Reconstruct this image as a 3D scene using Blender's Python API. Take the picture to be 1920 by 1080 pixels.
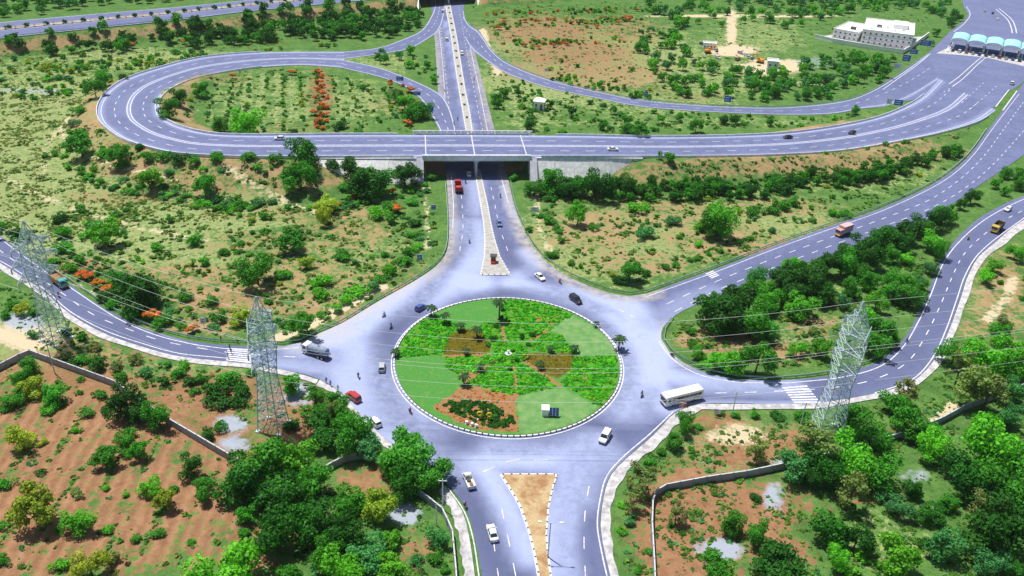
import bpy, bmesh, math, random
import numpy as np
from mathutils import Matrix, Vector
from mathutils.geometry import delaunay_2d_cdt

# ------------------------------------------------------------------ scene, camera, light
for o in list(bpy.data.objects): bpy.data.objects.remove(o)
scene = bpy.context.scene
COL = scene.collection
FOC, CH, PITCH, ROLL = 1550.0, 120.0, 29.9, 2.6       # focal in 1920-wide pixels, height, degrees
cam_d = bpy.data.cameras.new('camera'); cam = bpy.data.objects.new('camera', cam_d); COL.objects.link(cam)
cam_d.sensor_width = 36; cam_d.lens = 36*FOC/1920; cam_d.clip_start = 1; cam_d.clip_end = 20000
CR = Matrix.Rotation(math.pi/2-math.radians(PITCH), 4, 'X') @ Matrix.Rotation(math.radians(ROLL), 4, 'Z')
cam.matrix_world = Matrix.Translation((0, 0, CH)) @ CR
scene.camera = cam

SUN_EL, SUN_AZ = 69.0, -50.0        # azimuth measured from +Y towards +X: the sun stands behind-left
world = bpy.data.worlds.new('World'); scene.world = world; world.use_nodes = True
wn = world.node_tree; wn.nodes.clear()
sky = wn.nodes.new('ShaderNodeTexSky'); sky.sky_type = 'NISHITA'; sky.sun_disc = False
sky.sun_elevation = math.radians(SUN_EL); sky.sun_rotation = math.radians(SUN_AZ)
sky.air_density = 1.0; sky.dust_density = 1.5
bg = wn.nodes.new('ShaderNodeBackground'); bg.inputs[1].default_value = 0.075
wo = wn.nodes.new('ShaderNodeOutputWorld')
wn.links.new(sky.outputs[0], bg.inputs[0]); wn.links.new(bg.outputs[0], wo.inputs[0])
sun_d = bpy.data.lights.new('sun', 'SUN'); sun_d.energy = 5.0; sun_d.angle = math.radians(1.5); sun_d.color = (1.0, .95, .87)
sun = bpy.data.objects.new('sun', sun_d); COL.objects.link(sun)
sd = Vector((math.sin(math.radians(SUN_AZ))*math.cos(math.radians(SUN_EL)), math.cos(math.radians(SUN_AZ))*math.cos(math.radians(SUN_EL)), math.sin(math.radians(SUN_EL))))
sun.rotation_euler = sd.to_track_quat('Z', 'Y').to_euler()
vs = scene.view_settings
vs.view_transform = 'Standard'; vs.look = 'None'; vs.exposure = 0.14; vs.gamma = 1.0; vs.use_curve_mapping = False
scene.cycles.max_bounces = 6; scene.cycles.diffuse_bounces = 2; scene.cycles.glossy_bounces = 2
scene.cycles.transparent_max_bounces = 4; scene.cycles.volume_bounces = 1

rng = np.random.default_rng(7)
random.seed(7)
R3 = np.array([[CR[i][j] for j in range(3)] for i in range(3)])
def pxa(x, y, z=0.0):
    """photo pixel (arrays) -> point on the horizontal plane at height z"""
    x = np.asarray(x, float); y = np.asarray(y, float)
    d = np.stack([(x-960)/FOC, -(y-540)/FOC, -np.ones_like(x)], -1) @ R3.T
    t = (z-CH)/d[..., 2]
    return d*t[..., None] + np.array([0, 0, CH])
def px(x, y, z=0.0):
    return pxa(np.array(x, float), np.array(y, float), np.array(z, float))
def pxs(pts, z=0.0):
    a = np.array(pts, float); return pxa(a[:, 0], a[:, 1], z)
def to_px(P):
    l = (np.asarray(P, float)-np.array([0, 0, CH])) @ R3
    return np.stack([960+FOC*l[..., 0]/-l[..., 2], 540-FOC*l[..., 1]/-l[..., 2]], -1)

# ------------------------------------------------------------------ materials
MAT = {}
class NT:
    def __init__(s, name):
        s.m = bpy.data.materials.new(name); s.m.use_nodes = True; s.t = s.m.node_tree; s.t.nodes.clear()
        s.out = s.n('ShaderNodeOutputMaterial')
    def n(s, typ, **kw):
        nd = s.t.nodes.new(typ)
        for k, v in kw.items():
            if k.startswith('i_'):
                key = k[2:]; nd.inputs[int(key) if key.isdigit() else key].default_value = v
            else: setattr(nd, k, v)
        return nd
    def l(s, a, b): s.t.links.new(a, b)
    def mix(s, fac, a, b, mode='MIX'):
        nd = s.n('ShaderNodeMix', data_type='RGBA', blend_type=mode)
        for sock, v in ((nd.inputs[0], fac), (nd.inputs[6], a), (nd.inputs[7], b)):
            if hasattr(v, 'links') or hasattr(v, 'is_linked'): s.l(v, sock)
            elif isinstance(v, (int, float)): sock.default_value = v
            else: sock.default_value = (*v, 1)
        return nd.outputs[2]
    def math(s, op, a, b=None, clamp=False):
        nd = s.n('ShaderNodeMath', operation=op, use_clamp=clamp)
        for i, v in enumerate((a, b)):
            if v is None: continue
            if hasattr(v, 'is_linked'): s.l(v, nd.inputs[i])
            else: nd.inputs[i].default_value = v
        return nd.outputs[0]
    def noise(s, scale, detail=4, rough=.6, coord=None):
        nd = s.n('ShaderNodeTexNoise', i_Scale=scale, i_Detail=detail, i_Roughness=rough)
        if coord is not None: s.l(coord, nd.inputs['Vector'])
        return nd.outputs['Fac']
    def ramp(s, fac, a, b):
        nd = s.n('ShaderNodeMapRange'); s.l(fac, nd.inputs[0])
        nd.inputs[1].default_value = a; nd.inputs[2].default_value = b
        return nd.outputs[0]
    def geo(s): return s.n('ShaderNodeNewGeometry').outputs['Position']
    def obj(s): return s.n('ShaderNodeTexCoord').outputs['Object']
    def attr(s, name): return s.n('ShaderNodeAttribute', attribute_name=name).outputs['Fac']
    def bsdf(s, col, rough=.8, metal=0, spec=.3, bump=None, bs=.3, bd=.1):
        b = s.n('ShaderNodeBsdfPrincipled', i_Roughness=rough, i_Metallic=metal)
        b.inputs['Specular IOR Level'].default_value = spec
        if hasattr(col, 'is_linked'): s.l(col, b.inputs['Base Color'])
        else: b.inputs['Base Color'].default_value = (*col, 1)
        if bump is not None:
            bn = s.n('ShaderNodeBump', i_Strength=bs, i_Distance=bd); s.l(bump, bn.inputs['Height']); s.l(bn.outputs[0], b.inputs['Normal'])
        s.l(b.outputs[0], s.out.inputs[0]); return b

def plain(name, col, rough=.7, metal=0, spec=.3, var=.18, scale=1.5):
    t = NT(name); c = t.obj()
    n1 = t.noise(scale, 5, .65, c)
    dark = tuple(v*(1-var) for v in col); lite = tuple(min(1, v*(1+var)) for v in col)
    t.bsdf(t.mix(t.ramp(n1, .35, .65), dark, lite), rough, metal, spec)
    MAT[name] = t.m; return t.m
def tinted(name, rough=.35, spec=.5, dirt=.25, coat=0):
    """paint whose colour is the object's own colour"""
    t = NT(name); oc = t.n('ShaderNodeObjectInfo').outputs['Color']
    n1 = t.noise(1.8, 5, .7, t.obj())
    col = t.mix(t.math('MULTIPLY', t.ramp(n1, .45, .8), dirt), oc, (.30, .26, .2))
    b = t.bsdf(col, rough, 0, spec); b.inputs['Coat Weight'].default_value = coat
    MAT[name] = t.m; return t.m

# asphalt: dust (worn pale film), wheel tracks and sand are real deposits, stored per vertex
t = NT('asphalt'); g = t.geo()
n_big = t.noise(.05, 6, .65, g); n_mid = t.noise(.4, 6, .7, g); n_fine = t.noise(3.5, 4, .65, g); n_strk = t.noise(.9, 3, .5, g)
vo = t.n('ShaderNodeTexVoronoi', i_Scale=.11, feature='F1', distance='CHEBYCHEV'); t.l(g, vo.inputs['Vector'])
vsep = t.n('ShaderNodeSeparateColor'); t.l(vo.outputs['Color'], vsep.inputs[0])
vcr = t.n('ShaderNodeTexVoronoi', i_Scale=.32, feature='DISTANCE_TO_EDGE'); wv = t.n('ShaderNodeVectorMath', operation='ADD'); t.l(g, wv.inputs[0])
nv = t.n('ShaderNodeTexNoise', i_Scale=.8, i_Detail=3); t.l(g, nv.inputs['Vector']); t.l(nv.outputs['Color'], wv.inputs[1]); t.l(wv.outputs[0], vcr.inputs['Vector'])
base = t.mix(t.ramp(n_big, .32, .68), (.084, .101, .215), (.107, .127, .262))
base = t.mix(t.math('MULTIPLY', t.ramp(vsep.outputs[0],   .80, .84), .22), base, (.062, .075, .140))      # resurfaced patches
base = t.mix(t.math('MULTIPLY', t.ramp(n_mid, .35, .75), .3), base, (.145, .172, .30))
base = t.mix(t.math('MULTIPLY', t.ramp(n_fine, .42, .75), .25), base, (.06, .064, .14))
dustf = t.math('ADD', t.attr('dust'), t.math('MULTIPLY', t.math('SUBTRACT', n_mid, .5), .22))
dustf = t.math('ADD', dustf, t.math('MULTIPLY', t.math('SUBTRACT', n_big, .5), .2), True)
c2 = t.mix(t.math('MULTIPLY', dustf, .95, True), base, (.39, .45, .70))
trk = t.math('MULTIPLY', t.attr('track'), t.ramp(n_mid, .15, .6), True)
c2 = t.mix(t.math('MULTIPLY', trk, .72, True), c2, (.064, .078, .155))
c2 = t.mix(t.math('MULTIPLY', t.math('LESS_THAN', vcr.outputs['Distance'], .008), .22), c2, (.045, .047, .09))    # cracks
sandf = t.math('MULTIPLY', t.attr('sand'), t.ramp(n_mid, .3, .62), True)
c2 = t.mix(sandf, c2, (.50, .45, .36))
t.bsdf(c2, .85, 0, .25, n_fine, .3, .05); MAT['asphalt'] = t.m

_a, _b = px(80, 1000), px(205, 780); _d = (_b-_a)[:2]/np.linalg.norm((_b-_a)[:2]); ROWN = (-float(_d[1]), float(_d[0]))      # across the plough lines
# ground: grass, dry grass and red soil mixed by per-vertex cover
t = NT('ground'); g = t.geo()
n0 = t.noise(.03, 5, .6, g); n1 = t.noise(.14, 7, .7, g); n2 = t.noise(.55, 7, .72, g); n3 = t.noise(2.4, 5, .7, g)
grass = t.mix(t.ramp(n1, .35, .65), (.058, .145, .034), (.115, .235, .052))
grass = t.mix(t.math('MULTIPLY', t.ramp(n2, .46, .64), .75), grass, (.030, .095, .018))
grass = t.mix(t.math('MULTIPLY', t.ramp(n3, .5, .75), .55), grass, (.22, .32, .10))
dry = t.mix(t.ramp(n2, .34, .62), (.15, .235, .075), (.36, .39, .17))
dry = t.mix(t.math('MULTIPLY', t.ramp(n3, .45, .7), .6), dry, (.075, .165, .04))
soil = t.mix(t.ramp(n1, .3, .7), (.25, .120, .060), (.36, .205, .112))
soil = t.mix(t.math('MULTIPLY', t.ramp(n2, .45, .68), .7), soil, (.14, .066, .036))
soil = t.mix(t.math('MULTIPLY', t.ramp(n3, .52, .75), .5), soil, (.42, .29, .175))
tan = t.mix(t.ramp(n1, .3, .7), (.30, .20, .10), (.45, .33, .18)); tan = t.mix(t.math('MULTIPLY', t.ramp(n2, .45, .68), .6), tan, (.19, .13, .06)); tan = t.mix(t.math('MULTIPLY', t.ramp(n3, .52, .75), .45), tan, (.50, .42, .26))
soil = t.mix(t.math('ADD', t.attr('red'), t.math('MULTIPLY', t.math('SUBTRACT', n1, .5), 1.2), True), tan, soil)
sx = t.n('ShaderNodeSeparateXYZ'); t.l(g, sx.inputs[0])
rowc = t.math('ADD', t.math('MULTIPLY', sx.outputs[0], ROWN[0]), t.math('MULTIPLY', sx.outputs[1], ROWN[1]))
roww = t.math('SINE', t.math('ADD', t.math('MULTIPLY', rowc, 2*math.pi/2.6), t.math('MULTIPLY', n1, 9.0)))
soil = t.mix(t.math('MULTIPLY', t.math('MULTIPLY', t.ramp(roww, .1, .9), t.attr('plough')), .26), soil, (.17, .08, .045))
soil = t.mix(t.math('MULTIPLY', t.math('MULTIPLY', t.ramp(roww, -.2, -.9), t.attr('plough')), .2), soil, (.46, .27, .15))
def cover(name, w1, w2, lo=.40, hi=.60):
    a = t.math('ADD', t.attr(name), t.math('MULTIPLY', t.math('SUBTRACT', n1, .5), w1))
    a = t.math('ADD', a, t.math('MULTIPLY', t.math('SUBTRACT', n2, .5), w2))
    return t.ramp(a, lo, hi)
col = t.mix(cover('dry', 1.2, 1.9), grass, dry)
col = t.mix(cover('soil', 1.3, 2.3), col, soil)
col = t.mix(cover('pale', .9, 1.2), col, (.56, .47, .32))
col = t.mix(cover('puddle', 1.0, 1.5, .35, .75), col, (.34, .38, .46))
t.bsdf(col, .95, 0, .1, n2, .6, .35); MAT['ground'] = t.m

def leafmat(name, trans=.32, var=.5):
    t = NT(name); oi = t.n('ShaderNodeObjectInfo'); oc = oi.outputs['Color']
    g = t.geo(); n1 = t.noise(.9, 4, .65, g); n2 = t.noise(4.0, 2, .6, g)
    dark = t.mix(1.0, oc, (.62, .68, .6), 'MULTIPLY'); lite = t.mix(1.0, oc, (1.55, 1.4, 1.15), 'MULTIPLY')
    col = t.mix(t.ramp(n1, .36, .64), dark, lite)
    col = t.mix(t.math('MULTIPLY', t.ramp(n2, .5, .8), .4), col, lite)
    b = t.bsdf(col, .6, 0, .25)
    tr = t.n('ShaderNodeBsdfTranslucent'); t.l(t.mix(1.0, col, (1.3, 1.35, .5), 'MULTIPLY'), tr.inputs[0])
    mx = t.n('ShaderNodeMixShader', i_0=trans); t.l(b.outputs[0], mx.inputs[1]); t.l(tr.outputs[0], mx.inputs[2])
    t.l(mx.outputs[0], t.out.inputs[0]); MAT[name] = t.m
leafmat('leaf'); leafmat('blossom', .25)
tinted('paint', .3, .5, .18, .5); tinted('matte', .8, .2, .35); tinted('cloth', .9, .1, .1)
plain('bark', (.16, .115, .08), .95, 0, .1, .35, 6)
t = NT('white_line'); g = t.geo(); nn = t.noise(1.4, 5, .7, g)
t.bsdf(t.mix(t.ramp(nn, .38, .62), (.46, .47, .58), (.82, .83, .86)), .8, 0, .2); MAT['white_line'] = t.m
plain('black_paint', (.07, .07, .08), .7)
plain('kerb_white', (.66, .66, .68), .75, 0, .2, .1, 2)
plain('concrete', (.52, .54, .60), .85, 0, .2, .14, .4)
plain('pale_concrete', (.78, .79, .84), .85, 0, .2, .16, .5)
plain('stone_pitching', (.85, .85, .87), .9, 0, .15, .2, .7)
plain('dark_concrete', (.10, .10, .12), .9)
plain('footway', (.47, .46, .48), .9, 0, .15, .34, .6)
plain('galvanised', (.50, .62, .66), .55, .3, .4, .2, 2)
plain('rail_green', (.30, .46, .40), .55, .3, .5, .2, 2)
plain('wire', (.82, .84, .86), .4, .0, .5, .05)
plain('glass', (.025, .035, .05), .12, 0, .6, .1)
plain('tyre', (.02, .02, .022), .9)
plain('chrome', (.55, .55, .57), .3, .8, .5)
plain('lamp_white', (.8, .8, .75), .2, 0, .6)
plain('lamp_red', (.45, .02, .02), .3, 0, .6)
plain('white_wall', (.90, .89, .88), .8, 0, .2, .07, .3)
plain('teal_roof', (.36, .74, .80), .5, 0, .4, .2, .25)
plain('sign_blue', (.02, .12, .55), .5, 0, .4, .1)
plain('sign_white', (.78, .79, .8), .6)
plain('soil_bed', (.44, .22, .10), .95, 0, .1, .3, .8)
plain('median_fill', (.40, .39, .37), .95, 0, .1, .2, .8)
t = NT('sandy_bed'); g = t.geo(); n1 = t.noise(.22, 5, .65, g); n2 = t.noise(1.6, 5, .7, g)
c = t.mix(t.ramp(n2, .3, .7), (.40, .29, .15), (.56, .44, .26)); c = t.mix(t.ramp(n1, .45, .6), c, (.33, .18, .09)); c = t.mix(t.math('MULTIPLY', t.ramp(n2, .6, .8), .6), c, (.16, .2, .06))
t.bsdf(c, .95, 0, .1, n2, .5, .2); MAT['sandy_bed'] = t.m
plain('skin', (.28, .15, .09), .6, 0, .3, .08)
plain('hair', (.012, .01, .009), .7)
plain('trousers', (.03, .035, .06), .9, 0, .1)
plain('yellow_paint', (.80, .55, .03), .5, 0, .4)
plain('red_paint', (.50, .04, .03), .5, 0, .4)
plain('orange_paint', (.72, .28, .02), .5, 0, .4)
plain('wall_block', (.36, .37, .41), .9, 0, .15, .22, .6)
plain('solar', (.02, .05, .14), .2, 0, .6)
plain('cargo', (.25, .16, .10), .95, 0, .1, .4, 1.5)

# ------------------------------------------------------------------ mesh helpers
class MB:
    def __init__(s): s.v = []; s.f = []; s.mi = []; s.cur = 0
    def add(s, vs, fs):
        k = len(s.v); s.v += [tuple(p) for p in vs]; s.f += [tuple(i+k for i in f) for f in fs]; s.mi += [s.cur]*len(fs)
        return s
    def box(s, c, d, rz=0, taper=1.0, ry=0):
        hx, hy, hz = d[0]/2, d[1]/2, d[2]/2; out = []
        for z, k in ((-hz, 1), (hz, taper)):
            for x, y in ((-hx, -hy), (hx, -hy), (hx, hy), (-hx, hy)):
                out.append((x*k, y*k, z))
        M = Matrix.Rotation(rz, 3, 'Z') @ Matrix.Rotation(ry, 3, 'Y')
        out = [tuple(M @ Vector(p) + Vector(c)) for p in out]
        return s.add(out, [(0,3,2,1),(4,5,6,7),(0,1,5,4),(1,2,6,5),(2,3,7,6),(3,0,4,7)])
    def tube(s, pts, radii, n=6, cap=True):
        pts = [Vector(p) for p in pts]
        if not hasattr(radii, '__len__'): radii = [radii]*len(pts)
        rings = []
        for i, p in enumerate(pts):
            d = (pts[min(i+1, len(pts)-1)]-pts[max(i-1, 0)]).normalized()
            a = Vector((0, 0, 1)) if abs(d.z) < .9 else Vector((1, 0, 0))
            u = d.cross(a).normalized(); w = u.cross(d).normalized()
            rings.append([p+(u*math.cos(2*math.pi*k/n)+w*math.sin(2*math.pi*k/n))*radii[i] for k in range(n)])
        vs = [q for r in rings for q in r]; fs = []
        for i in range(len(pts)-1):
            for k in range(n):
                fs.append((i*n+k, i*n+(k+1) % n, (i+1)*n+(k+1) % n, (i+1)*n+k))
        if cap: fs += [tuple(range(n))[::-1], tuple((len(pts)-1)*n+k for k in range(n))]
        return s.add(vs, fs)
    def bar(s, a, b, w): return s.tube([a, b], w/2*1.35, 4, False)
    def loft(s, rings, cap=True):
        n = len(rings[0]); vs = [q for r in rings for q in r]; fs = []
        for i in range(len(rings)-1):
            for k in range(n): fs.append((i*n+k, i*n+(k+1) % n, (i+1)*n+(k+1) % n, (i+1)*n+k))
        if cap: fs += [tuple(range(n))[::-1], tuple((len(rings)-1)*n+k for k in range(n))]
        return s.add(vs, fs)
    def quad(s, a, b, c, d): return s.add([a, b, c, d], [(0, 1, 2, 3)])
    def prism(s, poly, z0, z1):
        n = len(poly); vs = [(p[0], p[1], z0) for p in poly]+[(p[0], p[1], z1) for p in poly]
        fs = [tuple(range(n))[::-1], tuple(range(n, 2*n))]+[(i, (i+1) % n, n+(i+1) % n, n+i) for i in range(n)]
        return s.add(vs, fs)
    def mesh(s, name, mats, smooth=False):
        me = bpy.data.meshes.new(name); me.from_pydata(s.v, [], s.f)
        for m in ([mats] if isinstance(mats, str) else mats): me.materials.append(MAT[m])
        if s.mi and max(s.mi): me.polygons.foreach_set('material_index', s.mi)
        if smooth: me.polygons.foreach_set('use_smooth', [True]*len(s.f))
        me.update()
        bm = bmesh.new(); bm.from_mesh(me); bmesh.ops.recalc_face_normals(bm, faces=bm.faces); bm.to_mesh(me); bm.free()
        return me
    def build(s, name, mats, parent=None, smooth=False):
        return link(name, s.mesh(name, mats, smooth), parent)
def link(name, me, parent=None, color=None):
    o = bpy.data.objects.new(name, me); COL.objects.link(o)
    if parent is not None: o.parent = parent
    if color: o.color = (*color, 1)
    return o
def empty(name, loc=(0, 0, 0), rz=0, scale=1):
    o = bpy.data.objects.new(name, None); COL.objects.link(o); o.location = loc; o.rotation_euler = (0, 0, rz)
    o.scale = (scale,)*3; o.empty_display_size = .5; return o
def tag(o, label=None, cat=None, group=None, kind=None):
    if label: o['label'] = label
    if cat: o['category'] = cat
    if group: o['group'] = group
    if kind: o['kind'] = kind
    return o
def kids(o): return KIDS.get(o.name, [])
KIDS = {}
def note_children():
    KIDS.clear()
    for o in bpy.data.objects:
        if o.parent: KIDS.setdefault(o.parent.name, []).append(o)
def copy_tree(o, parent=None, color=None):
    c = o.copy(); COL.objects.link(c); c.parent = parent
    if color and o.get('tint', 1): c.color = (*color, 1)
    for ch in kids(o): copy_tree(ch, c, color)
    return c
def np_mesh(name, V, F, mats, mi=None, attrs=None):
    """V (n,3), F (m,k) with constant k"""
    me = bpy.data.meshes.new(name); n, m, k = len(V), len(F), F.shape[1]
    me.vertices.add(n); me.vertices.foreach_set('co', np.asarray(V, np.float32).ravel())
    me.loops.add(m*k); me.loops.foreach_set('vertex_index', F.astype(np.int32).ravel())
    me.polygons.add(m); me.polygons.foreach_set('loop_start', np.arange(0, m*k, k, dtype=np.int32))
    for mm in ([mats] if isinstance(mats, str) else mats): me.materials.append(MAT[mm])
    if mi is not None: me.polygons.foreach_set('material_index', np.asarray(mi, np.int32))
    for an, av in (attrs or {}).items():
        at = me.attributes.new(an, 'FLOAT', 'POINT'); at.data.foreach_set('value', np.asarray(av, np.float32))
    me.update(calc_edges=True); me.validate(); return me
def smooth_line(P, step=3.0):
    """Catmull-Rom through points (n,3), resampled about every step metres"""
    P = np.asarray(P, float); out = []
    Q = np.vstack([2*P[0]-P[1], P, 2*P[-1]-P[-2]])
    for i in range(1, len(Q)-2):
        p0, p1, p2, p3 = Q[i-1:i+3]; L = np.linalg.norm(p2-p1); n = max(1, int(L/step))
        # centripetal-like: tangents limited by the segment length
        m1 = (p2-p0)/max(1e-6, np.linalg.norm(p2-p1)+np.linalg.norm(p1-p0))*L
        m2 = (p3-p1)/max(1e-6, np.linalg.norm(p3-p2)+np.linalg.norm(p2-p1))*L
        for k in range(n):
            u = k/n; h00 = 2*u**3-3*u**2+1; h10 = u**3-2*u**2+u; h01 = -2*u**3+3*u**2; h11 = u**3-u**2
            out.append(h00*p1+h10*m1+h01*p2+h11*m2)
    out.append(P[-1]); return np.array(out)
def in_poly(X, Y, poly):
    X = np.asarray(X, float); Y = np.asarray(Y, float); r = np.zeros(X.shape, bool); n = len(poly)
    for i in range(n):
        x1, y1 = poly[i][:2]; x2, y2 = poly[(i+1) % n][:2]
        if y1 == y2: continue
        c = ((y1 > Y) != (y2 > Y)) & (X < (x2-x1)*(Y-y1)/(y2-y1)+x1); r ^= c
    return r
def dist_line(X, Y, line):
    """distance of arrays X,Y to polyline (n,2+)"""
    d = np.full(np.shape(X), 1e9)
    for i in range(len(line)-1):
        ax, ay = line[i][:2]; bx, by = line[i+1][:2]; L2 = (bx-ax)**2+(by-ay)**2+1e-9
        u = np.clip(((X-ax)*(bx-ax)+(Y-ay)*(by-ay))/L2, 0, 1)
        d = np.minimum(d, np.hypot(X-ax-u*(bx-ax), Y-ay-u*(by-ay)))
    return d
# ------------------------------------------------------------------ road layout (photo pixels -> world)
def edge(pts, z=0.0, step=3.0): return smooth_line(pxs(pts, z), step)
E_SW = [(918,1220),(903,1078),(890,1007),(873,953),(837,907),(795,868),(728,827),(690,793),(640,737),(600,712),(547,697),(473,683),(417,677),(333,668),(267,650),(200,627),(133,590),(83,547),(33,513),(0,493),(-80,440),(-220,345)]
E_LT = [(-220,285),(-80,385),(0,442),(33,467),(83,503),(133,535),(167,560),(217,590),(283,620),(350,638),(417,647),(477,650),(533,650),(565,642)]
E_NW = [(565,642),(600,625),(640,607),(707,567),(773,530),(817,500),(837,473),(842,427),(840,380),(837,330),(832,280),(827,230),(823,190),(820,150),(817,100),(813,50),(809,15),(804,-40)]
E_NE = [(884,-40),(870,15),(877,50),(891,100),(911,180),(929,250),(951,330),(963,380),(973,410),(993,453),(1023,490),(1073,523),(1140,549),(1180,556)]
E_RU = [(1180,556),(1213,551),(1280,527),(1347,503),(1447,464),(1547,428),(1647,393),(1730,356),(1780,325),(1820,288),(1853,243),(1880,207),(1907,172),(1935,135)]
E_RL = [(2120,95),(2010,215),(1920,290),(1830,352),(1740,412),(1647,450),(1547,480),(1447,520),(1347,557),(1317,567),(1280,583)]
E_IS = [(1280,583),(1258,597),(1243,615),(1240,637),(1255,660),(1280,680),(1313,696),(1380,711),(1480,713),(1580,700),(1647,678),(1690,640),(1715,603),(1738,553),(1762,493),(1790,452),(1832,412),(1875,387),(1925,365),(2000,335),(2140,285)]
E_SE = [(2140,335),(2000,380),(1925,410),(1897,427),(1863,457),(1833,483),(1813,520),(1800,560),(1780,617),(1757,667),(1720,710),(1690,725),(1630,740),(1530,756),(1447,758),(1313,757),(1270,770),(1223,817),(1173,860),(1143,893),(1130,937),(1125,987),(1133,1037),(1143,1080),(1165,1220)]
JUNC = np.vstack([edge(e)[:-1] for e in (E_SW, E_LT, E_NW, E_NE, E_RU, E_RL, E_IS, E_SE)])
FLY = [((645,97),(645,127),.12),((567,97),(567,122),.15),((500,98),(500,125),.3),((433,102),(450,131),.8),((367,110),(385,143),1.6),((300,127),(343,156),2.6),((240,147),(314,172),3.6),((207,167),(301,185),4.4),((190,187),(297,198),5.0),((183,207),(299,211),5.6),((187,225),(305,221),6.0),((200,240),(316,228),6.4),((233,262),(336,237),6.9),((283,278),(367,246),7.3),((333,288),(405,252),7.6),((433,294),(460,254),8),((533,295),(540,254),8),((640,294.5),(640,253),8),((790,294),(790,253),8),((893,294),(893,253),8),((1000,294),(1000,254),8),((1100,294),(1100,255),7.8),((1200,294),(1200,257),7.2),((1280,294),(1280,257),6.4),((1380,293),(1380,255),5.2),((1480,290),(1475,250),4.0),((1580,283),(1570,237),2.8),((1680,267),(1647,220),1.6),((1763,250),(1697,200),.8),((1830,230),(1730,180),.3),((1868,207),(1762,148),.15)]
ORR = [((-260,72),(-260,110),7),((-120,58),(-120,90),7),((0,42),(0,72),7),((167,27),(167,54),7),((333,13),(333,37),7),((467,0),(467,21),7),((600,-12),(600,8),7),((690,-19),(690,0),7),((790,-27),(790,-7),7),((895,-34),(895,-14),7),((1100,-47),(1100,-28),7),((1400,-64),(1400,-45),7),((1700,-78),(1700,-58),7)]
BR_A = [((645,97),(640,111)),((707,90),(707,102)),((757,73),(765,92)),((790,57),(800,74)),((807,33),(822,57)),((815,13),(832,28)),((815,-15),(836,-5))]
BR_B = [((640,112),(640,127)),((707,126),(707,143)),((773,150),(753,159)),((820,173),(783,180)),((838,192),(807,213)),((850,225),(826,248)),((857,262),(834,275))]
RMP3 = [((868,30),(873,72)),((880,47),(880,85)),((895,57),(890,97)),((907,73),(903,107)),((920,93),(920,119)),((945,115),(945,135)),((987,135),(987,152)),((1040,153),(1040,168)),((1120,172),(1120,184)),((1190,186),(1190,198)),((1273,195),(1273,206)),((1380,201),(1380,212)),((1480,201),(1480,215)),((1580,190),(1560,213)),((1630,173),(1613,204)),((1680,143),(1663,198)),((1713,120),(1707,182)),((1740,100),(1760,150))]
def pairs(lst, z=None):
    A = []
    for it in lst:
        zz = it[2] if z is None else z
        A.append(np.concatenate([px(*it[0], zz), px(*it[1], zz)]))
    S = smooth_line(np.array(A), 4.0)
    return S[:, :3], S[:, 3:]
FL_O, FL_I = pairs(FLY); OR_O, OR_I = pairs(ORR)
BA = pairs(BR_A, .13); BB = pairs(BR_B, .14); R3S = pairs(RMP3, .135)
APRON = pxs([(1655,172),(1680,143),(1713,120),(1740,100),(1783,58),(1800,45),(1813,33),(1815,25),(1808,15),(1795,-30),(2260,-30),(2300,120),(2120,100),(1935,137),(1912,160),(1890,172),(1867,200),(1830,215),(1780,215),(1730,182),(1700,190)], .115)
# axis of the main road (median centre line)
AXP = edge([(922,455),(914,420),(905,385),(897,350),(887,290),(877,235),(868,180),(856,105),(847,50),(840,10),(832,-45)])
ax0, ax1 = px(897,350), px(866,165); AXD = (ax1-ax0)[:2]/np.linalg.norm((ax1-ax0)[:2]); AXN = np.array([AXD[1], -AXD[0]])
def uax(X, Y): return (X-ax0[0])*AXN[0]+(Y-ax0[1])*AXN[1]
def vax(X, Y): return (X-ax0[0])*AXD[0]+(Y-ax0[1])*AXD[1]
pl, pr = px(794,294,8), px(993,294,8)
UL, UR = uax(pl[0], pl[1]), uax(pr[0], pr[1])            # abutment faces of the near flyover
pl2, pr2 = px(788,12,0), px(893,12,0)
UL2, UR2 = uax(pl2[0], pl2[1])-1, uax(pr2[0], pr2[1])+1

# terrain height: embankments under the raised roads, open under the two bridges
cF = (FL_O+FL_I)/2; hF = np.linalg.norm((FL_O-FL_I)[:, :2], axis=1)/2
cO = (OR_O+OR_I)/2; hO = np.linalg.norm((OR_O-OR_I)[:, :2], axis=1)/2
uF = uax(cF[:, 0], cF[:, 1])
runF = np.where(cF[:, 0] < UL-40, 2.6, 2.1); runF = np.where((uF > UL-48) & (uF < UR+46), .22, runF)
shF = np.where(runF < 1, .3, 1.6)
SMP = [(cF, hF, runF, shF, UL, UR), (cO, hO, np.full(len(cO), 1.7), np.full(len(cO), 1.6), UL2, UR2)]
def height(X, Y):
    X = np.asarray(X, float); Y = np.asarray(Y, float); h = np.zeros(X.shape); u = uax(X, Y)
    for c, hw, run, sh, a, b in SMP:
        best = np.zeros(X.shape); dn = np.full(X.shape, 1e9); cap = np.full(X.shape, 99.)
        for i in range(0, len(c)):
            d = np.hypot(X-c[i, 0], Y-c[i, 1])
            m = d < dn; dn = np.where(m, d, dn); cap = np.where(m, np.where(d < hw[i]+2.5, c[i, 2]-.4, 99.), cap)
            if c[i, 2] < .25: continue
            best = np.maximum(best, c[i, 2]-.40-np.maximum(0, d-hw[i]-sh[i])/run[i])
        best = np.minimum(best, cap)
        gap = (u > a) & (u < b)
        h = np.maximum(h, np.where(gap, 0, best))
    return h
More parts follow.
